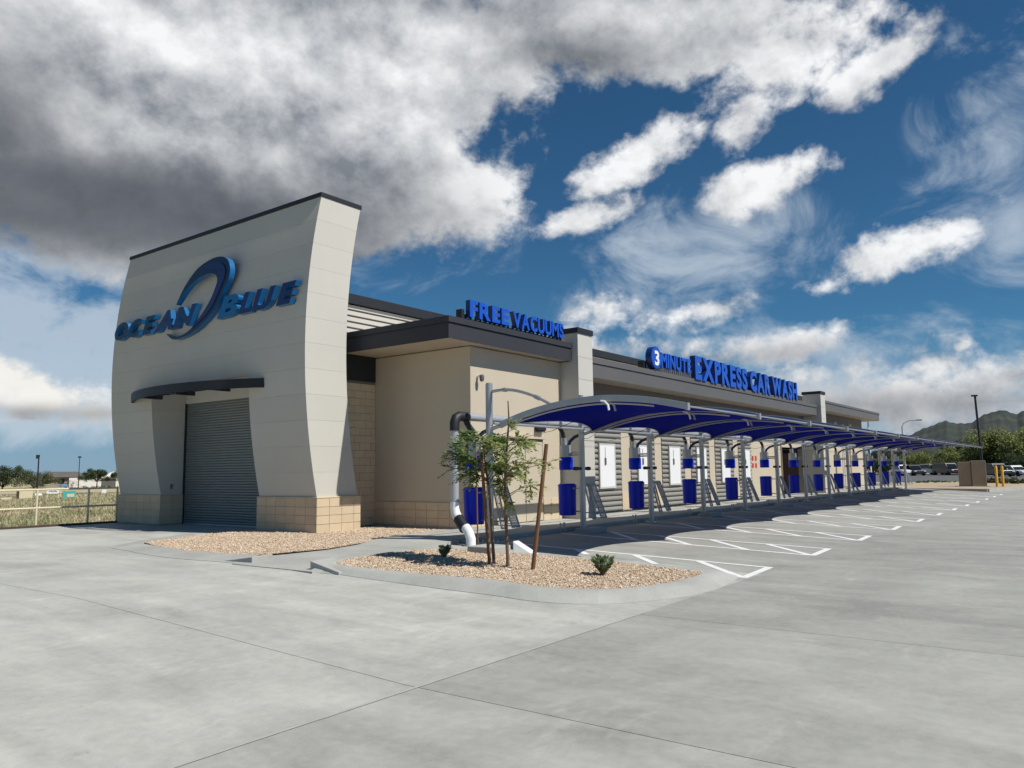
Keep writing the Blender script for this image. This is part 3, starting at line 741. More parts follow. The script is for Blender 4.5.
# FREE VACUUMS
yF = 12.30
sg = empty('roof_sign', (14.6, yF, 5.42)); tag(sg, 'blue raised letters reading FREE VACUUMS on the wing roof edge', 'sign')
fr = lambda cur, z0: (AX_S, Vector((cur, 0, z0)))
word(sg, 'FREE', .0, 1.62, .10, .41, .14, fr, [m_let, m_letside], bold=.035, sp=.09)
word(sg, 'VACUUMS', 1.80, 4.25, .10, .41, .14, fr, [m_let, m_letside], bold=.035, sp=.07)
b = MB(); b.box(-.1, 4.4, .03, .10, .02, .08)
b.build('mounting_rail', m_dark, sg)
for i in range(23): MB().box(-.02+i*.195, .0+i*.195, -.03, .03, -.02, .16).build('standoff', m_dark, sg)
MB().box(-.14, -.03, .02, .2, .0, .28).build('driver_box', m_dark, sg)
# 3 MINUTE EXPRESS CAR WASH
y2 = 12.32
def XS(x, y): q = at_y(x, y, y2-.2); return q[0], q[2]
s2 = empty('roof_sign', (24.5, y2, 5.13)); tag(s2, 'blue raised letters reading 3 MINUTE EXPRESS CAR WASH on the long roof edge', 'sign')
fr2 = lambda cur, z0: (AX_S, Vector((cur-24.5, 0, z0-5.13)))
zE = 5.16
xE0, xE1 = XS(695, 370)[0], XS(797, 392)[0]
xs1 = XS(747, 380)[0]; xs2 = XS(750, 380)[0]; xs3 = XS(770, 385)[0]; xs4 = XS(772, 385)[0]
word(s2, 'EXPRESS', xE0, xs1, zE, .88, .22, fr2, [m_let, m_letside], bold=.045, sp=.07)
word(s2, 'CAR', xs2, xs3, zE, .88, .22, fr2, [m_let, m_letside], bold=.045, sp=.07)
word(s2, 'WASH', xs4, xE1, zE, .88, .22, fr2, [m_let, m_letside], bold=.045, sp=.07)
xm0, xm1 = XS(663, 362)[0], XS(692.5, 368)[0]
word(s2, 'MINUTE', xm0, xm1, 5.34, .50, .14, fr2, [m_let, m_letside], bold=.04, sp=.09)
# round disc with the white 3
dx0, dx1 = XS(650, 360)[0], XS(661.5, 360)[0]; rr = .40; dc = (dx0+dx1)/2
def disc(b, r, yc, d, zc, seg=28, off=0):
    vs = []
    for y in (yc, yc-d):
        for k in range(seg): an = 2*math.pi*k/seg; vs.append((dc+off-24.5+r*math.cos(an), y, zc+r*math.sin(an)))
    b.add(vs, [tuple(range(seg))[::-1], tuple(range(seg, 2*seg))]+[(k, (k+1) % seg, seg+(k+1) % seg, seg+k) for k in range(seg)])
b = MB(); disc(b, rr, .0, .22, .44); b.build('disc', m_letside, s2)
b = MB(); disc(b, rr-.03, -.221, .008, .44); b.build('disc_face', m_let, s2)
me, co = letter_mesh('3', 1, 1, .1, .03, 0, [m_white, m_white])
hh = co[:, 1].max(); w3 = co[:, 0].max()-co[:, 0].min(); co[:, 0] -= co[:, 0].min()
loc = np.stack([co[:, 0]/w3*.34, co[:, 1]/hh*.5, (co[:, 2]/.1+.5)*.02], 1); me.vertices.foreach_set('co', np.ascontiguousarray(loc).ravel()); me.update()
o = bpy.data.objects.new('numeral', me); COL.objects.link(o); o.parent = s2; o.matrix_local = Matrix.Translation((dc-24.5-.17, -.231, .19)) @ AX_S
b = MB(); b.box(dc-25.0, dc-24.8, .02, .25, .0, .32); b.build('driver_box', m_dark, s2)
b = MB(); b.box(dc-24.8, xE1-24.4, .02, .09, .0, .07); b.build('mounting_rail', m_dark, s2)
for i in range(16): MB().box(xm0-24.45+i*.17, xm0-24.42+i*.17, -.08, .02, .01, .22).build('standoff', m_steel, s2)
# OCEAN BLUE on the tower
xS = xf(6.2)-.03
s3 = empty('tower_sign', (xS, 20, 5.9)); tag(s3, 'dark blue OCEAN BLUE letters with a swoosh ring on the curved tower', 'sign')
def frw(cur, z0): return (AX_W, Vector((0, 20-cur, z0-5.9)))
def yrev(v): return 40-v                # run from large Y to small Y
fr3 = lambda cur, z0: (AX_W, Vector((0, -cur, z0-5.9)))
word(s3, 'OCE', -4.66, -2.25, 5.96, .52, .16, fr3, [m_navyface, m_cyan], bold=.04, shear=.32, sp=.02)
word(s3, 'AN', -2.28, -.05, 5.96, .56, .16, fr3, [m_purple, m_cyan], bold=.04, shear=.32, sp=.02)
word(s3, 'B', .98, 1.98, 5.96, .56, .16, fr3, [m_cyan, m_cyan], bold=.045, shear=.32)
word(s3, 'LUE', 1.98, 4.40, 5.96, .52, .16, fr3, [m_purple, m_cyan], bold=.045, shear=.32, sp=.02)
def sw_poly(lst, d0, d1, name, mats, out=0):
    pts = []
    for x, y in lst: q = at_x(110+x/5.12, 250+y/5.12, 12.0); pts.append((q[1]-20, q[2]-5.9))
    b = MB(); n = len(pts); vs = [(-d0, *p) for p in pts]+[(-d1, *p) for p in pts]
    b.cur = 1; b.add(vs, [(i, (i+1) % n, n+(i+1) % n, n+i) for i in range(n)]); b.cur = 0; b.add(vs, [tuple(range(n, 2*n))])
    return b.build(name, mats, s3)
def cres(outer, inner, k=6):
    def cat(p):
        out = []
        for i in range(len(p)-1):
            p0 = np.array(p[max(i-1, 0)]); p1 = np.array(p[i]); p2 = np.array(p[i+1]); p3 = np.array(p[min(i+2, len(p)-1)])
            for t in np.arange(k)/k: out.append(tuple(.5*((2*p1)+(p2-p0)*t+(2*p0-5*p1+4*p2-p3)*t*t+(3*p1-p0-3*p2+p3)*t**3)))
        out.append(tuple(p[-1])); return out
    return cat(outer)+cat(inner)[1:-1]
sw_poly(cres([(342, 282), (385, 190), (450, 98), (520, 48), (572, 34), (605, 48), (618, 90), (612, 140), (590, 190), (550, 280), (505, 345), (440, 410), (380, 445), (325, 458), (290, 428)],
             [(290, 428), (335, 446), (390, 425), (450, 370), (505, 290), (540, 205), (552, 150), (535, 122), (490, 128), (430, 165), (385, 215), (342, 282)]), .02, .18, 'swoosh_ring', [m_navyface, m_cyan])
sw_poly(cres([(470, 92), (520, 66), (565, 62), (592, 84), (594, 130), (570, 195), (530, 285), (480, 350), (420, 405)],
             [(420, 405), (475, 330), (520, 255), (552, 175), (565, 130), (552, 104), (515, 96), (470, 92)]), .181, .20, 'swoosh_inner_crescent', [m_purple, m_purple])  # inner blue crescent of the swoosh
# ================================================================== VACUUM CANOPY
NP, PX0, SPC, PY = 13, 12.83, 3.66, 10.18
can = empty('vacuum_canopy', (PX0, PY, .2)); tag(can, 'long row of blue fabric canopies on silver posts in front of the building', 'canopy')
CO = Vector((PX0, PY, .2))
class CB(MB):
    def part(s, name, material, parent=None, **k):
        s.v = [(x-CO.x, y-CO.y, z-CO.z) for x, y, z in s.v]; return s.build(name, material, parent or can, **k)
def cat1(p, k=5):
    out = []
    for i in range(len(p)-1):
        p0 = np.array(p[max(i-1, 0)]); p1 = np.array(p[i]); p2 = np.array(p[i+1]); p3 = np.array(p[min(i+2, len(p)-1)])
        for t in np.arange(k)/k: out.append(.5*((2*p1)+(p2-p0)*t+(2*p0-5*p1+4*p2-p3)*t*t+(3*p1-p0-3*p2+p3)*t**3))
    out.append(np.array(p[-1])); return out
RIB = cat1([(9.88, 2.64), (9.62, 2.73), (9.2, 2.845), (8.57, 2.965), (7.9, 3.03), (7.3, 3.035), (6.64, 2.975), (6.15, 2.89), (5.72, 2.79)], 4)
proto = None
def post_parts(x):
    b = CB(); b.tube([(x, PY, .2), (x, PY, 3.52)], .075, 12); b.tube([(x, PY, 3.52), (x, PY, 3.545)], .066, 12)
    po = b.part('post', m_steel, smooth=True)
    b = CB(); b.box(x-.15, x+.15, PY-.15, PY+.15, .2, .222); b.part('base_plate', m_steel, po)
    for dx in (-.11, .11):
        for dy in (-.11, .11): CB().tube([(x+dx, PY+dy, .222), (x+dx, PY+dy, .28)], .014, 6).part('anchor_bolt', m_pvc, po)
    b = CB(); n = len(RIB); vs = []
    for y, z in RIB: vs += [(x-.045, y, z-.06), (x+.045, y, z-.06), (x+.045, y, z+.06), (x-.045, y, z+.06)]
    fs = [(0, 1, 2, 3), tuple(4*(n-1)+k for k in range(4))[::-1]]
    for i in range(n-1):
        for k in range(4): k2 = (k+1) % 4; fs.append((4*i+k, 4*i+k2, 4*i+4+k2, 4*i+4+k))
    b.add(vs, fs); rb = b.part('rib', m_steel, bevel=.008)
    b = CB(); b.tube([(x, PY, 2.56), (x, 9.90, 2.63)], .04, 8); b.part('rib_socket', m_steel, rb)
    b = CB(); b.tube([(x+.02, y, z-.10) for y, z in RIB[4:-6]], .018, 6); b.part('hem_tube', m_steel, rb)
    b = CB(); b.box(x-.05, x+.05, 5.69, 5.74, 2.72, 2.85); b.part('end_cap', m_steel, rb)
    arm = cat1([(10.12, 3.36), (9.8, 3.375), (9.45, 3.33), (9.0, 3.185), (8.6, 2.99)], 4)
    b = CB(); b.tube([(x, y, z) for y, z in arm], .032, 8); b.part('tie_arm', m_steel, smooth=True)
    for i in (4, 12): CB().tube([(x, *arm[i]), (x, *arm[i+1])], .046, 10).part('collar', m_steel)
    for dx in (-.09, .16):
        b = CB(); b.tube([(x+dx, 7.42, 2.985), (x+dx, 7.34, 2.97), (x+dx, 7.27, 2.90), (x+dx, 7.25, 2.80)], .022, 7); b.part('fabric_hook', m_pvc if dx < 0 else m_steel, rb, smooth=True)
for k in range(NP): post_parts(PX0+SPC*k)
# fabric spans, scalloped front and rear edges
for k in range(NP-1):
    x0, x1 = PX0+SPC*k+.05, PX0+SPC*(k+1)-.05; U = 10; n = len(RIB); vs = []
    ys = [p[0] for p in RIB]; a, c = ys[0], ys[-1]
    for i, (y, z) in enumerate(RIB):
        v = (y-a)/(c-a)                      # 0 rear .. 1 front
        for j in range(U+1):
            u = j/U; s = 4*u*(1-u)
            yy = a-.03-.46*s+(c+.05+.40*s-(a-.03-.46*s))*v
            zr = np.interp(yy, ys[::-1], [p[1] for p in RIB][::-1])
            vs.append((x0+(x1-x0)*u, yy, zr-.01-.13*s*math.sin(math.pi*min(1, max(0, v)))-.01*s))
    fs = [(i*(U+1)+j, i*(U+1)+j+1, (i+1)*(U+1)+j+1, (i+1)*(U+1)+j) for i in range(n-1) for j in range(U)]
    b = CB(); b.add(vs, fs); f = b.part('fabric', m_fabric, smooth=True)
    sd = f.modifiers.new('thickness', 'SOLIDIFY'); sd.thickness = .006
    b = CB(); b.tube([vs[(n-1)*(U+1)+j] for j in range(U+1)], .017, 6); b.part('edge_tube', m_steel, f, smooth=True)
    b = CB(); b.tube([vs[j] for j in range(U+1)], .016, 6); b.part('edge_tube', m_steel, f, smooth=True)
    b = CB(); b.tube([(x0-.05, 10.06, 2.69), (x1+.05, 10.06, 2.69)], .028, 8); b.part('purlin', m_steel)
# concrete footings under some posts
for k in range(NP):
    x = PX0+SPC*k
    if k in (0, 1, 3, 5, 9, 11):
        b = CB(); b.box(x-.42, x+.42, PY-.42, PY-.02, .12, .30) if k else b.box(x-.25, x+.25, PY-.25, PY+.2, .05, .24); b.part('footing', m_conc, bevel=.015)
fc = at_z(489, 545.5, .36)
b = CB(); b.box(fc[0]-.28, fc[0]+.28, fc[1]-.28, fc[1]+.28, .08, .36); b.part('footing', m_conc, bevel=.015)
# ---- vacuum pipe manifold
mp = empty('manifold_pipe', (12.83, 10.8, .2)); tag(mp, 'white vacuum pipe running along the canopy above the vacuum units', 'pipe')
MO = Vector((12.83, 10.8, .2))
def mpart(b, name, m): b.v = [(x-MO.x, y-MO.y, z-MO.z) for x, y, z in b.v]; return b.build(name, m, mp, smooth=True)
mx0 = 12.43
x = mx0+.40
while x < 57.5:
    b = MB(); b.tube([(x, 10.8, 2.86), (min(x+3.0, 57.6), 10.8, 2.86)], .085, 14); mpart(b, 'pipe_length', m_pipe)
    b = MB(); b.tube([(x+2.98, 10.8, 2.86), (x+3.12, 10.8, 2.86)], .098, 14); mpart(b, 'coupling', m_pipe); x += 3.1
b = MB(); b.tube([(mx0, 10.8, 2.55), (mx0, 10.8, 2.72), (mx0+.05, 10.8, 2.82), (mx0+.14, 10.8, 2.86), (mx0+.42, 10.8, 2.86)], .105, 14); mpart(b, 'rubber_elbow', m_black)
b = MB(); b.tube([(mx0+.3, 10.8, 2.84), (mx0+.42, 10.72, 2.62), (mx0+.5, 10.66, 2.5)], .06, 10); mpart(b, 'hose_stub', m_black)
b = MB(); b.tube([(mx0, 10.8, 1.05), (mx0, 10.8, 2.6)], .088, 14); mpart(b, 'riser', m_pipe)
b = MB(); b.tube([(mx0, 10.8, 1.06), (mx0, 10.8, .92), (mx0-.02, 10.74, .80), (mx0-.06, 10.64, .71)], .10, 14); mpart(b, 'elbow', m_pvc)
b = MB(); b.tube([(mx0-.05, 10.66, .73), (mx0-.13, 10.42, .53)], .112, 14); mpart(b, 'rubber_sleeve', m_black)
b = MB(); b.tube([(mx0-.13, 10.40, .56), (mx0-.17, 10.28, .46), (mx0-.18, 10.22, .34), (mx0-.18, 10.22, .1)], .10, 14); mpart(b, 'elbow', m_pvc)
# ---- vacuum units, waste bins and mat racks, one set to each post
GND = .2
def cyl(b, r, z0, z1, c=(0, 0), seg=16): b.lathe(c, [(r, z0), (r, z1)], seg); return b
vac0 = empty('vacuum_unit', (0, 0, 0))
b = MB(); cyl(b, .165, 1.82, 2.12); b.build('upper_drum', m_steel, vac0, smooth=True)
b = MB(); b.lathe((0, 0), [(.165, 1.50), (.178, 1.51), (.178, 1.80), (.17, 1.819)], 16); b.build('lower_drum', m_blue, vac0, smooth=True)
b = MB(); cyl(b, .075, 2.12, 2.30, (-.04, .02)); b.build('neck', m_steel, vac0, smooth=True)
b = MB(); b.tube([(-.05, .02, 2.29), (-.08, .03, 2.42), (-.14, .06, 2.52), (-.16, .09, 2.62)], .052, 10); b.build('feed_hose', m_black, vac0, smooth=True)
b = MB(); b.tube([(.07, -.04, 2.11), (.08, -.08, 2.22), (.10, -.20, 2.32), (.10, -.36, 2.37), (.09, -.46, 2.37)], .042, 10); b.build('hose', m_navy, vac0, smooth=True)
b = MB(); b.tube([(0, -.05, 1.93), (-.08, -.52, 1.93)], .022, 8); b.tube([(0, -.05, 1.87), (-.08, -.52, 1.87)], .022, 8); b.build('bracket', m_steel, vac0)
b = MB(); b.tube([(-.40, -.52, 1.53), (.24, -.52, 1.53)], .036, 10); b.tube([(-.44, -.52, 1.53), (-.28, -.52, 1.53)], .046, 10); b.tube([(.14, -.52, 1.53), (.27, -.52, 1.53)], .046, 10); b.build('nozzle_holder', m_black, vac0, smooth=True)
b = MB(); b.tube([(.0, -.56, 2.22), (.7, -.75, 2.20), (1.4, -1.1, 2.36), (2.0, -1.55, 2.66)], .007, 5); b.tube([(1.75, .1, 2.5), (.9, -.1, 2.3), (.05, -.5, 2.28)], .006, 5); b.build('cable', m_black, vac0)
bin0 = empty('waste_bin', (0, 0, 0))
b = MB(); b.lathe((0, 0), [(.20, .38), (.215, .39), (.228, 1.12)], 20); b.build('bin_body', m_blue, bin0, smooth=True)
b = MB(); b.lathe((0, 0), [(.228, 1.115), (.246, 1.118), (.246, 1.10), (.20, 1.161)], 20); b.build('rim', m_blue, bin0, smooth=True)
for z in (.48, 1.05):
    b = MB(); b.tube([(0, -.22, z), (-.08, -.5, z)], .016, 7); b.build('bracket', m_steel, bin0)
b = MB(); b.box(-.10, -.02, -.236, -.222, 1.03, 1.07); b.build('latch', m_steel, bin0)
rk0 = empty('mat_rack', (0, 0, 0))
def grid(x0, x1, yt, yb, zt, zb, nx, nz):
    fr_ = MB(); P = lambda u, v: (x0+(x1-x0)*u, yt+(yb-yt)*v, zt+(zb-zt)*v)
    fr_.tube([P(0, 0), P(0, 1)], .018, 6); fr_.tube([P(1, 0), P(1, 1)], .018, 6); fr_.tube([P(0, 0), P(1, 0)], .014, 6); fr_.tube([P(0, 1), P(1, 1)], .014, 6)
    gr = MB()
    for i in range(1, nx): gr.tube([P(i/nx, 0), P(i/nx, 1)], .007, 4)
    for i in range(1, nz): gr.tube([P(0, i/nz), P(1, i/nz)], .009, 4)
    return fr_, gr
a, g_ = grid(.18, .34, .06, -.16, 1.16, .30, 3, 5); a.build('frame', m_steel, rk0); g_.build('grille', m_steel, rk0)
a, g_ = grid(.36, .62, .02, -.30, 1.15, .32, 8, 18); a.build('frame', m_steel, rk0); g_.build('grille', m_steel, rk0)
b = MB(); b.tube([(0, 0, 1.10), (.55, .02, 1.10)], .018, 7); b.tube([(0, 0, .45), (.5, -.16, .45)], .014, 7); b.build('arm', m_steel, rk0)
def mp_cond(x): return .2
st0 = empty('conduit_stub', (0, 0, 0))
b = MB(); b.tube([(0, 0, 0), (0, 0, .24)], .022, 8); b.build('pipe_stub', m_steel, st0)
b = MB(); b.tube([(.16, .0, 0), (.16, .0, .24)], .028, 8); b.build('pipe_stub', m_steel, st0)
def whereis(k): return f'{ORD[k]} post from the trees'
for k in range(NP):
    x = PX0+SPC*k
    v = vac0 if k == 0 else copy_tree(vac0); v.location = (x+.08, PY+.52, GND); tag(v, f'grey and blue vacuum drum on the {whereis(k)}', 'vacuum', 'vacuum units on the canopy posts')
    w = bin0 if k == 0 else copy_tree(bin0); w.location = (x+.08, PY+.50, GND); w.rotation_euler.z = random.uniform(-.15, .15); tag(w, f'round blue waste bin hung on the {whereis(k)}', 'bin', 'blue waste bins')
    r = rk0 if k == 0 else copy_tree(rk0); r.location = (x, PY, GND); tag(r, f'silver wire floor mat rack on the {whereis(k)}', 'rack', 'floor mat racks')
for k in range(1, 11):
    s = st0 if k == 1 else copy_tree(st0); s.location = (PX0+SPC*k-.62, 10.44, .2); tag(s, f'short pipe stubs at the kerb by the {whereis(k)}', 'pipe', 'pipe stubs along the kerb')
# white kerb wedge at the end of the island bed
b = MB(); q = [on_lot(512, 556), on_lot(534, 557), on_lot(530, 552)]
p0 = on_lot(513, 556.5); p1 = on_lot(533.5, 557)
b.hexa([(p0[0], p0[1], .12), (p1[0], p1[1], .10), (p1[0]+.25, p1[1]+.02, .10), (p0[0]+.25, p0[1]+.02, .12), (p0[0], p0[1], .42), (p1[0], p1[1], .17), (p1[0]+.2, p1[1]+.02, .17), (p0[0]+.2, p0[1]+.02, .42)])
o = b.build('kerb_wedge', m_pvc, bevel=.01); tag(o, 'small white wedge at the rear edge of the island bed', 'wedge')

# ================================================================== PLANTS
def leaf_quad(V, F, p, d, up, L, W):
    d = d.normalized(); s = d.cross(up)
    if s.length < 1e-3: s = d.orthogonal()
    s = s.normalized()*W/2; b = len(V); m = p+d*L*.45
    V += [tuple(p), tuple(m+s), tuple(p+d*L), tuple(m-s)]; F.append((b, b+1, b+2, b+3))
def young_tree(root_xy, trunk, centre, rad, n_tw, mat_leaf, label, lean, name='young_tree', fr=.24, lw=.036, LL=.062, seed=1):
    rg = random.Random(seed); x, y = root_xy; z0 = hz2(x, y); root = empty(name, (x, y, z0)); tag(root, label, 'tree')
    tops = [Vector((t[0]-x, t[1]-y, t[2]-z0)) for t in trunk]
    b = MB(); b.tube(tops, [.028-.018*i/(len(tops)-1) for i in range(len(tops))], 8); b.build('trunk', m_bark, root, smooth=True)
    C = Vector((centre[0]-x, centre[1]-y, centre[2]-z0)); V = []; F = []; tw = MB()
    for i in range(n_tw):
        while True:
            q = Vector((rg.uniform(-1, 1), rg.uniform(-1, 1), rg.uniform(-1, 1)))
            if .25 < q.length < 1: break
        p1 = C+Vector((q.x*rad[0], q.y*rad[1], q.z*rad[2])); dh = math.hypot(p1.x-C.x, p1.y-C.y); zt = min(max(p1.z-.35*dh-.05, tops[-1].z*.35), tops[-1].z)
        for a, c in zip(tops[:-1], tops[1:]):
            if a.z <= zt <= c.z: p0 = a+(c-a)*((zt-a.z)/(c.z-a.z)); break
        mid = (p0+p1)/2+Vector((0, 0, .06))
        tw.tube([p0, mid, p1], [.008, .005, .002], 5)
        for j in range(7):                     # fronds with paired leaflets
            s = rg.uniform(.45, 1.0); base = (mid+(p1-mid)*((s-.4)/.6)) if s > .4 else p0
            fd = ((p1-p0).normalized()+Vector((rg.uniform(-1, 1), rg.uniform(-1, 1), rg.uniform(-1.0, .8)))*1.1).normalized()
            fl = fr*rg.uniform(.6, 1.15)
            for m in range(9):
                u = m/8; pp = base+fd*fl*u+Vector((0, 0, -.07*u*u))
                for sd in (-1, 1):
                    ld = (fd.cross(Vector((0, 0, 1)))*sd+fd*.5+Vector((rg.uniform(-.3, .3), rg.uniform(-.3, .3), rg.uniform(-.5, .1))))
                    leaf_quad(V, F, pp, ld, Vector((rg.uniform(-.6, .6), rg.uniform(-.6, .6), 1)), LL*rg.uniform(.7, 1.3), lw)
    tw.build('twigs', m_bark, root)
    me = bpy.data.meshes.new('foliage'); me.from_pydata(V, [], F); me.materials.append(mat_leaf)
    o = bpy.data.objects.new('foliage', me); COL.objects.link(o); o.parent = root
    return root
pa = on_lot(494, 563.5, .1); pb = on_lot(508, 566.5, .1)
def atd(px, ref): q = at_x(px[0], px[1], ref[0]); return tuple(q)
young_tree(pa[:2], [tuple(pa), atd((492, 530), pa), atd((489, 490), pa), atd((484, 455), pa), atd((483, 436), pa)], atd((477, 455), pa), (.42, .66, .46), 34, m_leafa, 'young staked tree with dense dark green leaves in the gravel island', 0, seed=5)
young_tree(pb[:2], [tuple(pb), atd((506, 520), pb), atd((505, 480), pb), atd((507, 445), pb), atd((509, 420), pb), atd((508, 401), pb)], atd((517, 462), pb), (.42, .74, .68), 26, m_leafb, 'slender young tree with sparse light green leaves in the gravel island', 0, fr=.2, seed=11)
def stake(p0, p1, r, label):
    x, y, z = p0; root = MB().tube([(0, 0, -.05), (p1[0]-x, p1[1]-y, p1[2]-z)], [r, r*.92], 10).build('wooden_stake', m_wood, smooth=True)
    root.location = (x, y, z); tag(root, label, 'stake', 'tree stakes'); return root
p = on_lot(490, 564.5, .1); stake(p, atd((481, 452), p), .03, 'leaning wooden stake beside the dark leaved young tree')
p = on_lot(532.5, 569.5, .1); stake(p, atd((546.5, 444), p), .033, 'brown wooden stake leaning right of the slender tree')
p = on_lot(478, 549, .1); b = MB().tube([(0, 0, -.05), (0, .03, 1.75)], .014, 8).build('wooden_stake', m_wood); b.location = tuple(p); tag(b, 'thin reddish stake in front of the first blue bin', 'stake', 'tree stakes')
def shrub(px, h, w, n, label, seed):
    rg = random.Random(seed); p = on_lot(px[0], px[1], .1); root = empty('shrub', tuple(p)); tag(root, label, 'shrub', 'small shrubs in the gravel island')
    V = []; F = []; st = MB()
    for i in range(n):
        an = rg.uniform(0, 6.28); tilt = rg.uniform(.05, 1.5); d = Vector((math.cos(an)*tilt*w/h, math.sin(an)*tilt*w/h, 1)).normalized(); L = h*rg.uniform(.6, 1.0)*(1+.25*tilt)
        st.tube([(0, 0, -.02), tuple(d*L)], [.006, .002], 4)
        for j in range(16):
            s = rg.uniform(.2, 1.); pp = d*L*s
            leaf_quad(V, F, pp, d+Vector((rg.uniform(-1, 1), rg.uniform(-1, 1), rg.uniform(-.3, .7)))*1.1, Vector((rg.uniform(-1, 1), rg.uniform(-1, 1), 1)), rg.uniform(.05, .08), .034)
    st.build('stems', m_bark, root)
    me = bpy.data.meshes.new('foliage'); me.from_pydata(V, [], F); me.materials.append(m_leafs); o = bpy.data.objects.new('foliage', me); COL.objects.link(o); o.parent = root
shrub((602.5, 575), .25, .15, 60, 'small green shrub near the right tip of the gravel island', 3)
shrub((444.5, 557), .16, .09, 34, 'small green shrub at the left end of the gravel island', 4)

# ================================================================== LEFT BACKGROUND
FY = 25.55
fn = empty('pipe_fence', (10.35, FY, .2)); tag(fn, 'low cream pipe rail fence between the lot and the dry field', 'fence')
fx = [2.2, 4.25, 6.3, 8.3, 10.35, 11.85, 12.75]
for x in fx: b = MB().tube([(x-10.35, 0, -.1), (x-10.35, 0, 1.13)], .032, 8); b.build('post', m_cream if x < 11 else m_cream, fn)
for z in (.56, 1.11):
    for a, c in zip(fx[:-1], fx[1:]): MB().tube([(a-10.35, -.005, z), (c-10.35, -.005, z)], .028, 8).build('rail', m_cream, fn)
kb = MB().box(-12, 13.4, 25.32, 25.45, .02, .26).build('lot_kerb', m_rust_shade); tag(kb, kind='structure')  # kerb coloured dark to paint the shadow line along the lot edge
# grass tufts in the field
def grass():
    rg = np.random.default_rng(5); V = []; F = []
    for i in range(34000):
        d = 26+rg.random()**1.6*95; az_ = math.radians(rg.uniform(61.5, 71.5)); x, y = d*math.cos(az_), d*math.sin(az_)
        if y < 26.5 or (x > 13.3 and y < 25): continue
        z = ground_h(x, y); h = rg.uniform(.10, .32); w = rg.uniform(.02, .05)*(1+d/60); an = rg.random()*6.28; lx, ly = rg.normal(0, .10, 2)
        b = len(V); V += [(x-math.cos(an)*w, y-math.sin(an)*w, z), (x+math.cos(an)*w, y+math.sin(an)*w, z), (x+lx, y+ly, z+h)]; F.append((b, b+1, b+2))
    me = bpy.data.meshes.new('dry_grass'); me.from_pydata(V, [], F); me.materials.append(m_grass); o = bpy.data.objects.new('dry_grass', me); COL.objects.link(o)
    tag(o, 'tufts of dry yellow grass in the field behind the fence', 'grass', kind='stuff')
grass()
def along(px, d, y=None):                       # point at horizontal distance d in the direction of a pixel column, on the ground
    r = ray(px, 480); h = math.hypot(r[0], r[1]); x_, y_ = r[0]/h*d, r[1]/h*d; return Vector((x_, y_, ground_h(x_, y_)))
def face_cam(p): return math.atan2(-p.y, -p.x)+math.pi/2      # local -Y looks at the camera
rdp = [along(-40, 118), along(135, 118), along(135, 132), along(-40, 132)]
b = MB(); b.add([(q.x, q.y, q.z+.05) for q in rdp], [(0, 1, 2, 3)]); o = b.build('road', m_asph); tag(o, kind='structure')
def boxthing(name, px, d, w, h, dp, mtl, label, cat, lift=0., extra=None, group=None, legs=False):
    p = along(px, d); root = empty(name, tuple(p), face_cam(p)); tag(root, label, cat, group)
    MB().box(-w/2, w/2, -dp/2, dp/2, lift, lift+h).build('panel' if legs else 'body', mtl, root, bevel=.02)
    if legs:
        for s in (-1, 1): MB().box(s*w*.45-.04, s*w*.45+.04, dp/2+.001, dp/2+.08, -.1, lift+h*.9).build('leg', m_cream, root)
    if extra: extra(root)
    return root
boxthing('utility_box', 26.8, 97, 1.2, 1.05, .8, m_cream, 'cream utility box in the field left of the cream fence post', 'box', extra=lambda r: MB().box(-.85, -.62, -.3, .3, 0, .9).build('side_cabinet', m_rust_shade, r))
boxthing('utility_box', 7, 94, .9, .32, .6, m_cream, 'low pale box in the field at the far left edge', 'box')
p = along(39, 99); pr = empty('propane_tank', tuple(p), face_cam(p)); tag(pr, 'white horizontal tank lying beyond the cream fence post', 'tank')
b = MB(); b.tube([(-.36, 0, .42), (-.30, 0, .42), (.30, 0, .42), (.36, 0, .42)], [.06, .17, .17, .06], 12); b.build('drum', m_pvc, pr, smooth=True)
for s in (-.2, .2): MB().box(s-.03, s+.03, -.12, .12, -.05, .26).build('foot', m_cream, pr)
def scrib(r):
    rg = random.Random(2)
    for i in range(7): MB().box(-.38+i*.115, -.38+i*.115+rg.uniform(.05, .09), -.045, -.031, .78+rg.uniform(-.03, .02), .78+rg.uniform(.07, .16)).build('mark', m_black, r)
boxthing('field_sign', 53.5, 96, 1.12, .5, .06, m_white, 'white rectangular sign with dark writing in the dry field', 'sign', lift=.58, extra=scrib, legs=True)
boxthing('field_sign', 70, 92, 1.15, .75, .06, m_teal, 'teal rectangular sign in the dry field left of the tower', 'sign', lift=.15, legs=True, extra=lambda r: MB().box(-.2, .45, -.045, -.031, .3, .6).build('pale_patch', m_cream, r))
boxthing('field_sign', 64.5, 99, .65, .28, .06, m_sblue, 'small pale blue sign behind the teal sign', 'sign', lift=1.25, legs=True)
boxthing('utility_box', 104.5, 118, .55, .5, .5, m_pvc, 'small white box by the road near the tower', 'box', lift=.1)
def lamp_pole(p, h, label, head, r=.07, lean=(0, 0)):
    root = empty('lamp_post', tuple(p), face_cam(Vector(p))); tag(root, label, 'lamp post')
    MB().tube([(0, 0, -.1), (lean[0], lean[1], h)], [r, r*.75], 10).build('pole', m_dark, root, smooth=True)
    head(root, h); return root
p = along(37.6, 100); hL = EYE+.0228*100-p.z
lamp_pole(p, hL, 'dark field lamp post with a square head beyond the fence', lambda r, h: (MB().box(-.28, .1, -.2, .2, h-.1, h+.12).build('lamp_head', m_dark, r), MB().box(-.27, -.08, -.15, .15, h-.3, h-.105).build('visor', m_dark, r)), r=.09)
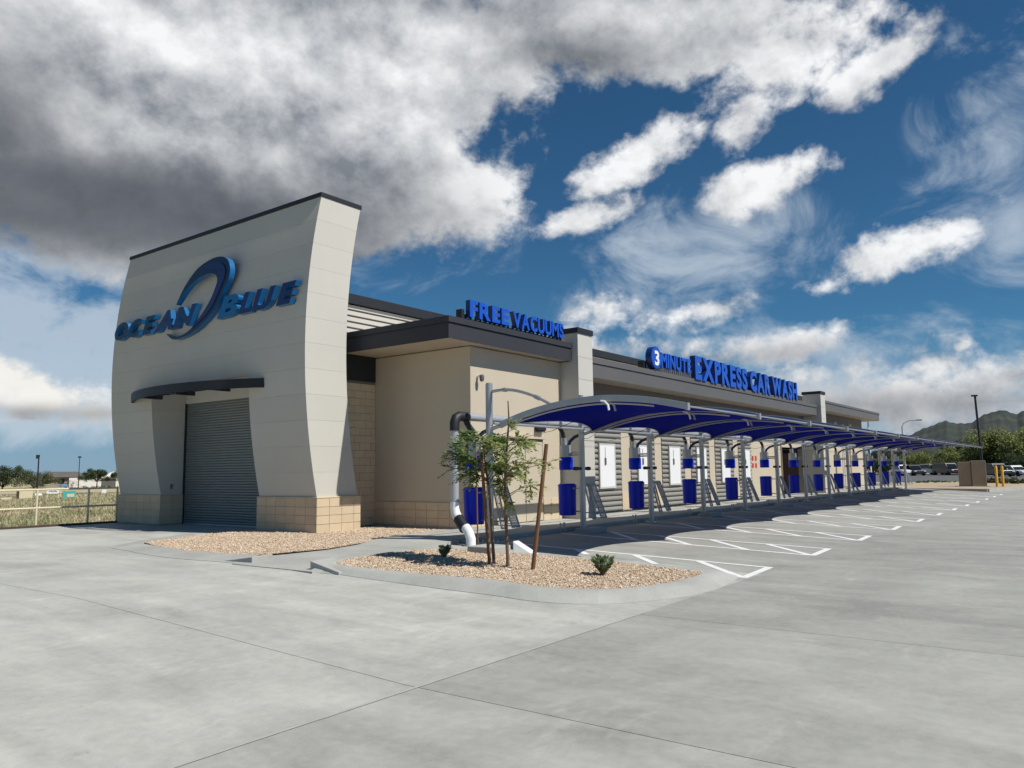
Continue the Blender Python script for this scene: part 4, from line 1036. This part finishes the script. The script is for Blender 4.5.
p = along(78.6, 180); lamp_pole(p, 6.2, 'thin distant street lamp beside the house roof', lambda r, h: MB().box(-.3, .3, -.15, .15, h, h+.3).build('lamp_head', m_dark, r), r=.09)
# distant trees built of many leaf faces gathered in clumps
def tree(px, d, top_px_y, width_px, mtl, label, seed, trunk=.3, n=6500, base=None, name='tree', group=None, leafs=1.0):
    rg = random.Random(seed); p = along(px, d); top = EYE+(at_z(px, top_px_y, 1000)[2]*0)  # placeholder, see below
    r = ray(px, top_px_y); hd = math.hypot(r[0], r[1]); top = EYE+r[2]/hd*d
    H = top-p.z; Wd = width_px/FPX*d/2*1.05; root = empty(name, tuple(p)); tag(root, label, 'tree', group)
    zc0 = H*trunk; b = MB(); b.tube([(0, 0, -.2), (rg.uniform(-.1, .1), rg.uniform(-.1, .1), zc0), (rg.uniform(-.3, .3), rg.uniform(-.3, .3), H*.75)], [.03*H, .022*H, .008*H], 8); b.build('trunk', m_bark2, root, smooth=True)
    V = []; F = []; lb = MB(); cl = []
    for i in range(26):
        while True:
            q = Vector((rg.uniform(-1, 1), rg.uniform(-1, 1), rg.uniform(-1, 1)))
            if q.length < 1: break
        q = q*(.55+.45*q.length); c = Vector((q.x*Wd*.82, q.y*Wd*.82, zc0+(H-zc0)*(.5+q.z*.42))); cl.append((c, rg.uniform(.18, .36)*min(Wd, (H-zc0)*.8)))
        if i % 2 == 0: lb.tube([(0, 0, zc0*.9), tuple(c*.55+Vector((0, 0, zc0*.4))), tuple(c)], [.012*H, .008*H, .003*H], 5)
    lb.build('limbs', m_bark2, root)
    sz = max(.10, H*.045)*leafs
    for i in range(n):
        c, rad = cl[rg.randrange(len(cl))]
        v = Vector((rg.gauss(0, 1), rg.gauss(0, 1), rg.gauss(0, .8))); v = v/max(v.length, 1e-6)*rad*rg.random()**.4; pp = c+v
        leaf_quad(V, F, pp, Vector((rg.uniform(-1, 1), rg.uniform(-1, 1), rg.uniform(-1, .6))), Vector((rg.uniform(-1, 1), rg.uniform(-1, 1), 1)), sz*rg.uniform(.7, 1.6), sz*rg.uniform(.5, .9))
    me = bpy.data.meshes.new('crown'); me.from_pydata(V, [], F); me.materials.append(mtl); o = bpy.data.objects.new('crown', me); COL.objects.link(o); o.parent = root
tree(3, 205, 463, 50, m_leaff[1], 'dark broad tree at the far left edge of the field', 21, .06, 9000)
tree(34, 195, 470.5, 44, m_leaff[2], 'rounded olive green tree behind the dark field lamp post', 22, .04, 9000)
tree(97, 190, 467.5, 44, m_leaff[1], 'dark spreading tree with pale trunk left of the tower', 23, .34, 9000)
tree(67, 186, 480, 22, m_leaff[2], 'low bushy tree in front of the grey roofed house', 24, .1, 900)
tree(84, 170, 485.5, 26, m_leaff[2], 'low hedge bush along the road left of the tower', 25, .05, 900)
tree(104, 172, 485, 32, m_leaff[1], 'dark hedge bush along the road beside the tower', 26, .05, 900)
# house with a grey hip roof
p = along(60, 215); hs = empty('house', tuple(p), face_cam(p)); tag(hs, 'single storey house with a wide grey hip roof beyond the field', 'house')
MB().box(-5.5, 6.5, -3.5, 4.5, -.5, 2.5).build('wall', m_hwall, hs)
b = MB(); b.add([(-6.2, -4.2, 2.4), (7.2, -4.2, 2.4), (7.2, 5.2, 2.4), (-6.2, 5.2, 2.4), (-2.2, .4, 3.7), (3.4, .4, 3.7)], [(0, 1, 5, 4), (1, 2, 5), (2, 3, 4, 5), (3, 0, 4), (3, 2, 1, 0)]); b.build('roof', m_shingle, hs)
for x in (-3.6, -.4, 3.6):
    w = MB().box(x, x+1.3, -3.56, -3.501, .8, 2.0).build('window', m_glass, hs); MB().box(x-.1, x+1.4, -3.58, -3.561, .68, .79).build('sill', m_hwhite, w)
p = along(113, 210); h2 = empty('house', tuple(p), face_cam(p)); tag(h2, 'white walled house half hidden behind the tower', 'house')
MB().box(-9, 6, -3, 5, -.5, 2.2).build('wall', m_hwhite, h2)
b = MB(); b.add([(-3, -3.6, 2.21), (6.6, -3.6, 2.21), (6.6, 5.6, 2.21), (-3, 5.6, 2.21), (0, 1, 3.6), (6, 1, 3.8)], [(0, 1, 5, 4), (1, 2, 5), (2, 3, 4, 5), (3, 0, 4), (3, 2, 1, 0)]); b.build('roof', m_hwhite, h2)
MB().box(-2.4, .6, -3.06, -3.001, -.3, 1.9).build('garage_door', m_fasc2, h2)

# ================================================================== RIGHT BACKGROUND
# dirt strip with kerb at the far end of the canopy
b = MB(); b.prism([(56.9, 5.6), (64, 4.2), (75.5, 4.2), (75.5, 13.5), (60.55, 13.5), (60.55, 10.51), (58.3, 10.51)], 'z', .02, .215); o = b.build('dirt_verge', m_dirt); tag(o, kind='structure')
b = MB()
kp = [(58.3, 10.5), (56.9, 5.6), (64, 4.2), (75.5, 4.2)]
for a, c in zip(kp[:-1], kp[1:]): b.bar((a[0], a[1], .10), (c[0], c[1], .10), .16, .24)
o = b.build('verge_kerb', m_conc); tag(o, kind='structure')
pc = Vector((63.2, 7.0, .215)); cb_ = empty('equipment_cabinet', tuple(pc), face_cam(pc)+.12); tag(cb_, 'tan metal equipment cabinet standing at the end of the canopy row', 'cabinet')
MB().box(-.86, -.13, .1, .7, 0, 1.72).build('side_cabinet', m_cab, cb_, bevel=.02)
MB().box(-.11, .78, 0, .9, 0, 1.80).build('main_cabinet', m_cab, cb_, bevel=.02)
MB().box(-1.1, .95, -.15, 1.0, -.1, .03).build('pad', m_conc, cb_)
pw = Vector((66.5, 6.75, .15)); o = MB().lathe((0, 0), [(.14, 0), (.14, 1.1), (.10, 1.2), (.02, 1.24)], 12).build('white_bollard', m_pvc, smooth=True); o.location = tuple(pw); tag(o, 'short white bollard beside the tan cabinet', 'bollard')
for i, (x, y) in enumerate(((62.9, 5.62), (63.1, 5.28))):
    o = MB().lathe((0, 0), [(.085, -.1), (.085, 1.36), (.06, 1.42), (.01, 1.44)], 14).build('yellow_bollard', m_yellow, smooth=True); o.location = (x, y, .21)
    tag(o, ('left' if i == 0 else 'right')+' of the two yellow bollards near the tan cabinet', 'bollard', 'yellow bollards')
pp = along(984, 69); pp.z = .2; hT = EYE+.0762*69-.2
root = empty('lamp_post', tuple(pp), face_cam(pp)); tag(root, 'tall dark lamp post behind the tan cabinet', 'lamp post')
MB().tube([(0, 0, -.1), (-.16, 0, hT)], [.10, .075], 10).build('pole', m_dark, root, smooth=True)
MB().box(-.42, .02, -.15, .15, hT-.03, hT+.08).build('lamp_head', m_dark, root)
p = along(905.5, 130); root = empty('street_lamp', tuple(p), face_cam(p)); tag(root, 'grey street lamp with a curved arm behind the canopy', 'lamp post'); hS = EYE+.0455*130-p.z
MB().tube([(0, 0, -.1), (0, 0, hS)], [.12, .08], 8).build('pole', m_steel, root)
MB().tube([(0, 0, hS-.1), (.25, 0, hS+.45), (1.0, 0, hS+.8), (2.2, 0, hS+.85)], .05, 7).build('arm', m_steel, root)
MB().box(1.9, 2.7, -.14, .14, hS+.76, hS+.92).build('lamp_head', m_steel, root)
# asphalt lot with parked cars
b = MB(); q = [along(860, 88), along(1090, 88), along(1090, 175), along(860, 175)]; b.add([(v.x, v.y, .165) for v in q], [(0, 1, 2, 3)]); o = b.build('far_lot', m_asph); tag(o, kind='structure')
CARMAT = {}
def car(px, d, colr, kind, yaw, label):
    mt = mat('car_'+colr[0], colr[1], .35, .02, coat=.5); p = along(px, d); p.z = .17; root = empty('parked_car', tuple(p), face_cam(p)+yaw); tag(root, label, 'car', 'cars parked on the far lot')
    Lc, Wc, Hc = {'suv': (4.7, 1.9, 1.75), 'jeep': (4.3, 1.85, 1.85), 'sedan': (4.7, 1.8, 1.45), 'truck': (5.6, 2.0, 1.85), 'van': (5.2, 2.0, 1.95)}[kind]
    l = Lc/2; w = Wc/2; s = .55*Hc
    body = [(-l, .45), (-l, s), (-l+.2, s+.05), (l-1.2, s+.03), (l-.1, s-.12), (l, .45), (l-.2, .3), (-l+.2, .3)]
    MB().prism(body, 'y', -w, w).build('body', mt, root, bevel=.06)
    cab_ = {'suv': [(-l+.1, s), (-l+.35, Hc), (l-2.0, Hc), (l-1.25, s)], 'jeep': [(-l+.05, s), (-l+.1, Hc), (l-1.75, Hc), (l-1.4, s)], 'sedan': [(-l+.7, s), (-l+1.3, Hc), (l-2.2, Hc), (l-1.4, s)], 'truck': [(-.6, s), (-.5, Hc), (l-2.1, Hc), (l-1.5, s)], 'van': [(-l+.05, s), (-l+.15, Hc), (l-1.8, Hc), (l-1.0, s)]}[kind]
    MB().prism(cab_, 'y', -w*.9, w*.9).build('cabin', mt, root, bevel=.05)
    cx = sum(q[0] for q in cab_)/4; win = [(cx+(q[0]-cx)*.9, s+.08 if q[1] == s else Hc-.14) for q in cab_]
    for sd in (-1, 1):
        a, c = sorted((sd*w*.905, sd*w*.93)); MB().prism(win, 'y', a, c).build('side_window', m_glass, root)
    f0, f1 = cab_[3], cab_[2]; MB().hexa([(f0[0]+.01, -w*.8, s+.1), (f0[0]+.05, -w*.8, s+.1), (f0[0]+.05, w*.8, s+.1), (f0[0]+.01, w*.8, s+.1), (f1[0]+.06, -w*.75, Hc-.12), (f1[0]+.1, -w*.75, Hc-.12), (f1[0]+.1, w*.75, Hc-.12), (f1[0]+.06, w*.75, Hc-.12)]).build('windscreen', m_glass, root)
    for sx in (-l+.85, l-.85):
        for sd in (-1, 1):
            MB().tube([(sx, sd*(w-.22), .34), (sx, sd*(w+.02), .34)], .34, 14).build('wheel', m_tyre, root); 
    for sd in (-1, 1): MB().box(l-.06, l+.02, sd*w*.75-.18, sd*w*.75+.18, s-.32, s-.14).build('headlight', m_pvc, root)
WH = ('white', (.75, .75, .75)); DK = ('dark', (.02, .022, .028)); GY = ('grey', (.16, .17, .18)); MR = ('maroon', (.035, .015, .02))
car(903, 140, WH, 'suv', -1.15, 'white car seen behind the last blue bin')
car(914, 140, DK, 'suv', -1.15, 'dark car with its nose beside the last canopy post')
car(933, 152, WH, 'jeep', -.9, 'white boxy off-roader parked under the trees')
car(948, 144, MR, 'van', -1.0, 'dark maroon van right of the white off-roader')
car(997, 120, DK, 'suv', -1.0, 'dark car behind the yellow bollards')
car(1016, 126, WH, 'sedan', -.9, 'white car at the right edge under the trees')
# trees beyond
T = [(884, 165, 449, 46, 1), (915, 160, 452, 40, 0), (938, 172, 448, 46, 1), (962, 158, 441, 44, 0), (986, 150, 428, 48, 0), (1008, 150, 424, 58, 0), (1036, 145, 427, 58, 0), (1000, 190, 440, 60, 1), (1022, 138, 452, 40, 1), (972, 180, 440, 60, 1), (900, 185, 448, 60, 1), (946, 150, 458, 34, 2)]
TL = ['dark tree behind the far posts of the canopy', 'bright green tree above the leftmost white car', 'dark dense tree behind the white off-roader', 'bright leafy tree left of the dark lamp post', 'tall light green tree just right of the dark lamp post', 'tallest light green tree above the yellow bollards', 'light green tree at the right edge of the photo', 'dark tree at the back behind the tall light green trees', 'dark low tree over the parked cars at the right edge', 'dark backing tree behind the lamp post', 'dark backing tree behind the end of the canopy', 'low olive bush beside the maroon van']
for i, ((px, d, ty, w, mi), lb) in enumerate(zip(T, TL)): tree(px, d, ty, w, m_leaff[mi], lb, 60+i, .12, 6500, group='trees beyond the lot')
# weeds on the verge
for i, (px, d, w) in enumerate(((1012, 74, 26), (992, 82, 16), (925, 84, 60))):
    tree(px, d, {0: 477, 1: 478, 2: 481.5}[i], w, m_leaff[2], ['scrubby weeds right of the yellow bollards', 'scrubby weeds behind the white bollard', 'low weeds along the kerb before the parked cars'][i], 90+i, .02, 1100, name='weed_patch', leafs=1.5)
# hills
def hill(name, prof, dist, back, mtl, seed):
    rg = np.random.default_rng(seed); V = []; F = []; xs = np.linspace(prof[0][0], prof[-1][0], 420)
    ph = rg.random(24)*6.28; rows = 34
    for j in range(rows):
        t = j/(rows-1)
        for px in xs:
            ty = np.interp(px, [q[0] for q in prof], [q[1] for q in prof])+.5*math.sin(px*.31+ph[1])+.35*math.sin(px*.83+ph[2]); r = ray(px, ty); hd = math.hypot(r[0], r[1]); top = EYE+r[2]/hd*dist
            q = px+14*math.sin(2.2*t+ph[5]+px*.02)                      # spurs and gullies wander down the slope
            rid = abs(math.sin(q*.085+ph[0]))*1.0+abs(math.sin(q*.19+ph[6]))*.5+.25*math.sin(q*.5+ph[7]+5*t)+.12*math.sin(q*1.3+9*t)
            amp = math.sin(math.pi*t)**.8
            d = dist-back*(1-t)-rid*back*.016*amp; z = -5+(top+5)*t**.8
            V.append((r[0]/hd*d, r[1]/hd*d, z+rid*top*.008*amp))
    n = len(xs)
    F = [(j*n+i, j*n+i+1, (j+1)*n+i+1, (j+1)*n+i) for j in range(rows-1) for i in range(n-1)]
    b = MB(); b.add(V, F); o = b.build(name, mtl, smooth=True); tag(o, kind='structure')
m_hill = mat('scrub_hillside_cloud_shade', (.017, .026, .020), .95, .25, .008, .10, .0, col2=(.034, .042, .027), thr=(.40, .62), stretch=(1, 1, 1.5))  # darker patches in the scrub colour stand in for cloud shadows
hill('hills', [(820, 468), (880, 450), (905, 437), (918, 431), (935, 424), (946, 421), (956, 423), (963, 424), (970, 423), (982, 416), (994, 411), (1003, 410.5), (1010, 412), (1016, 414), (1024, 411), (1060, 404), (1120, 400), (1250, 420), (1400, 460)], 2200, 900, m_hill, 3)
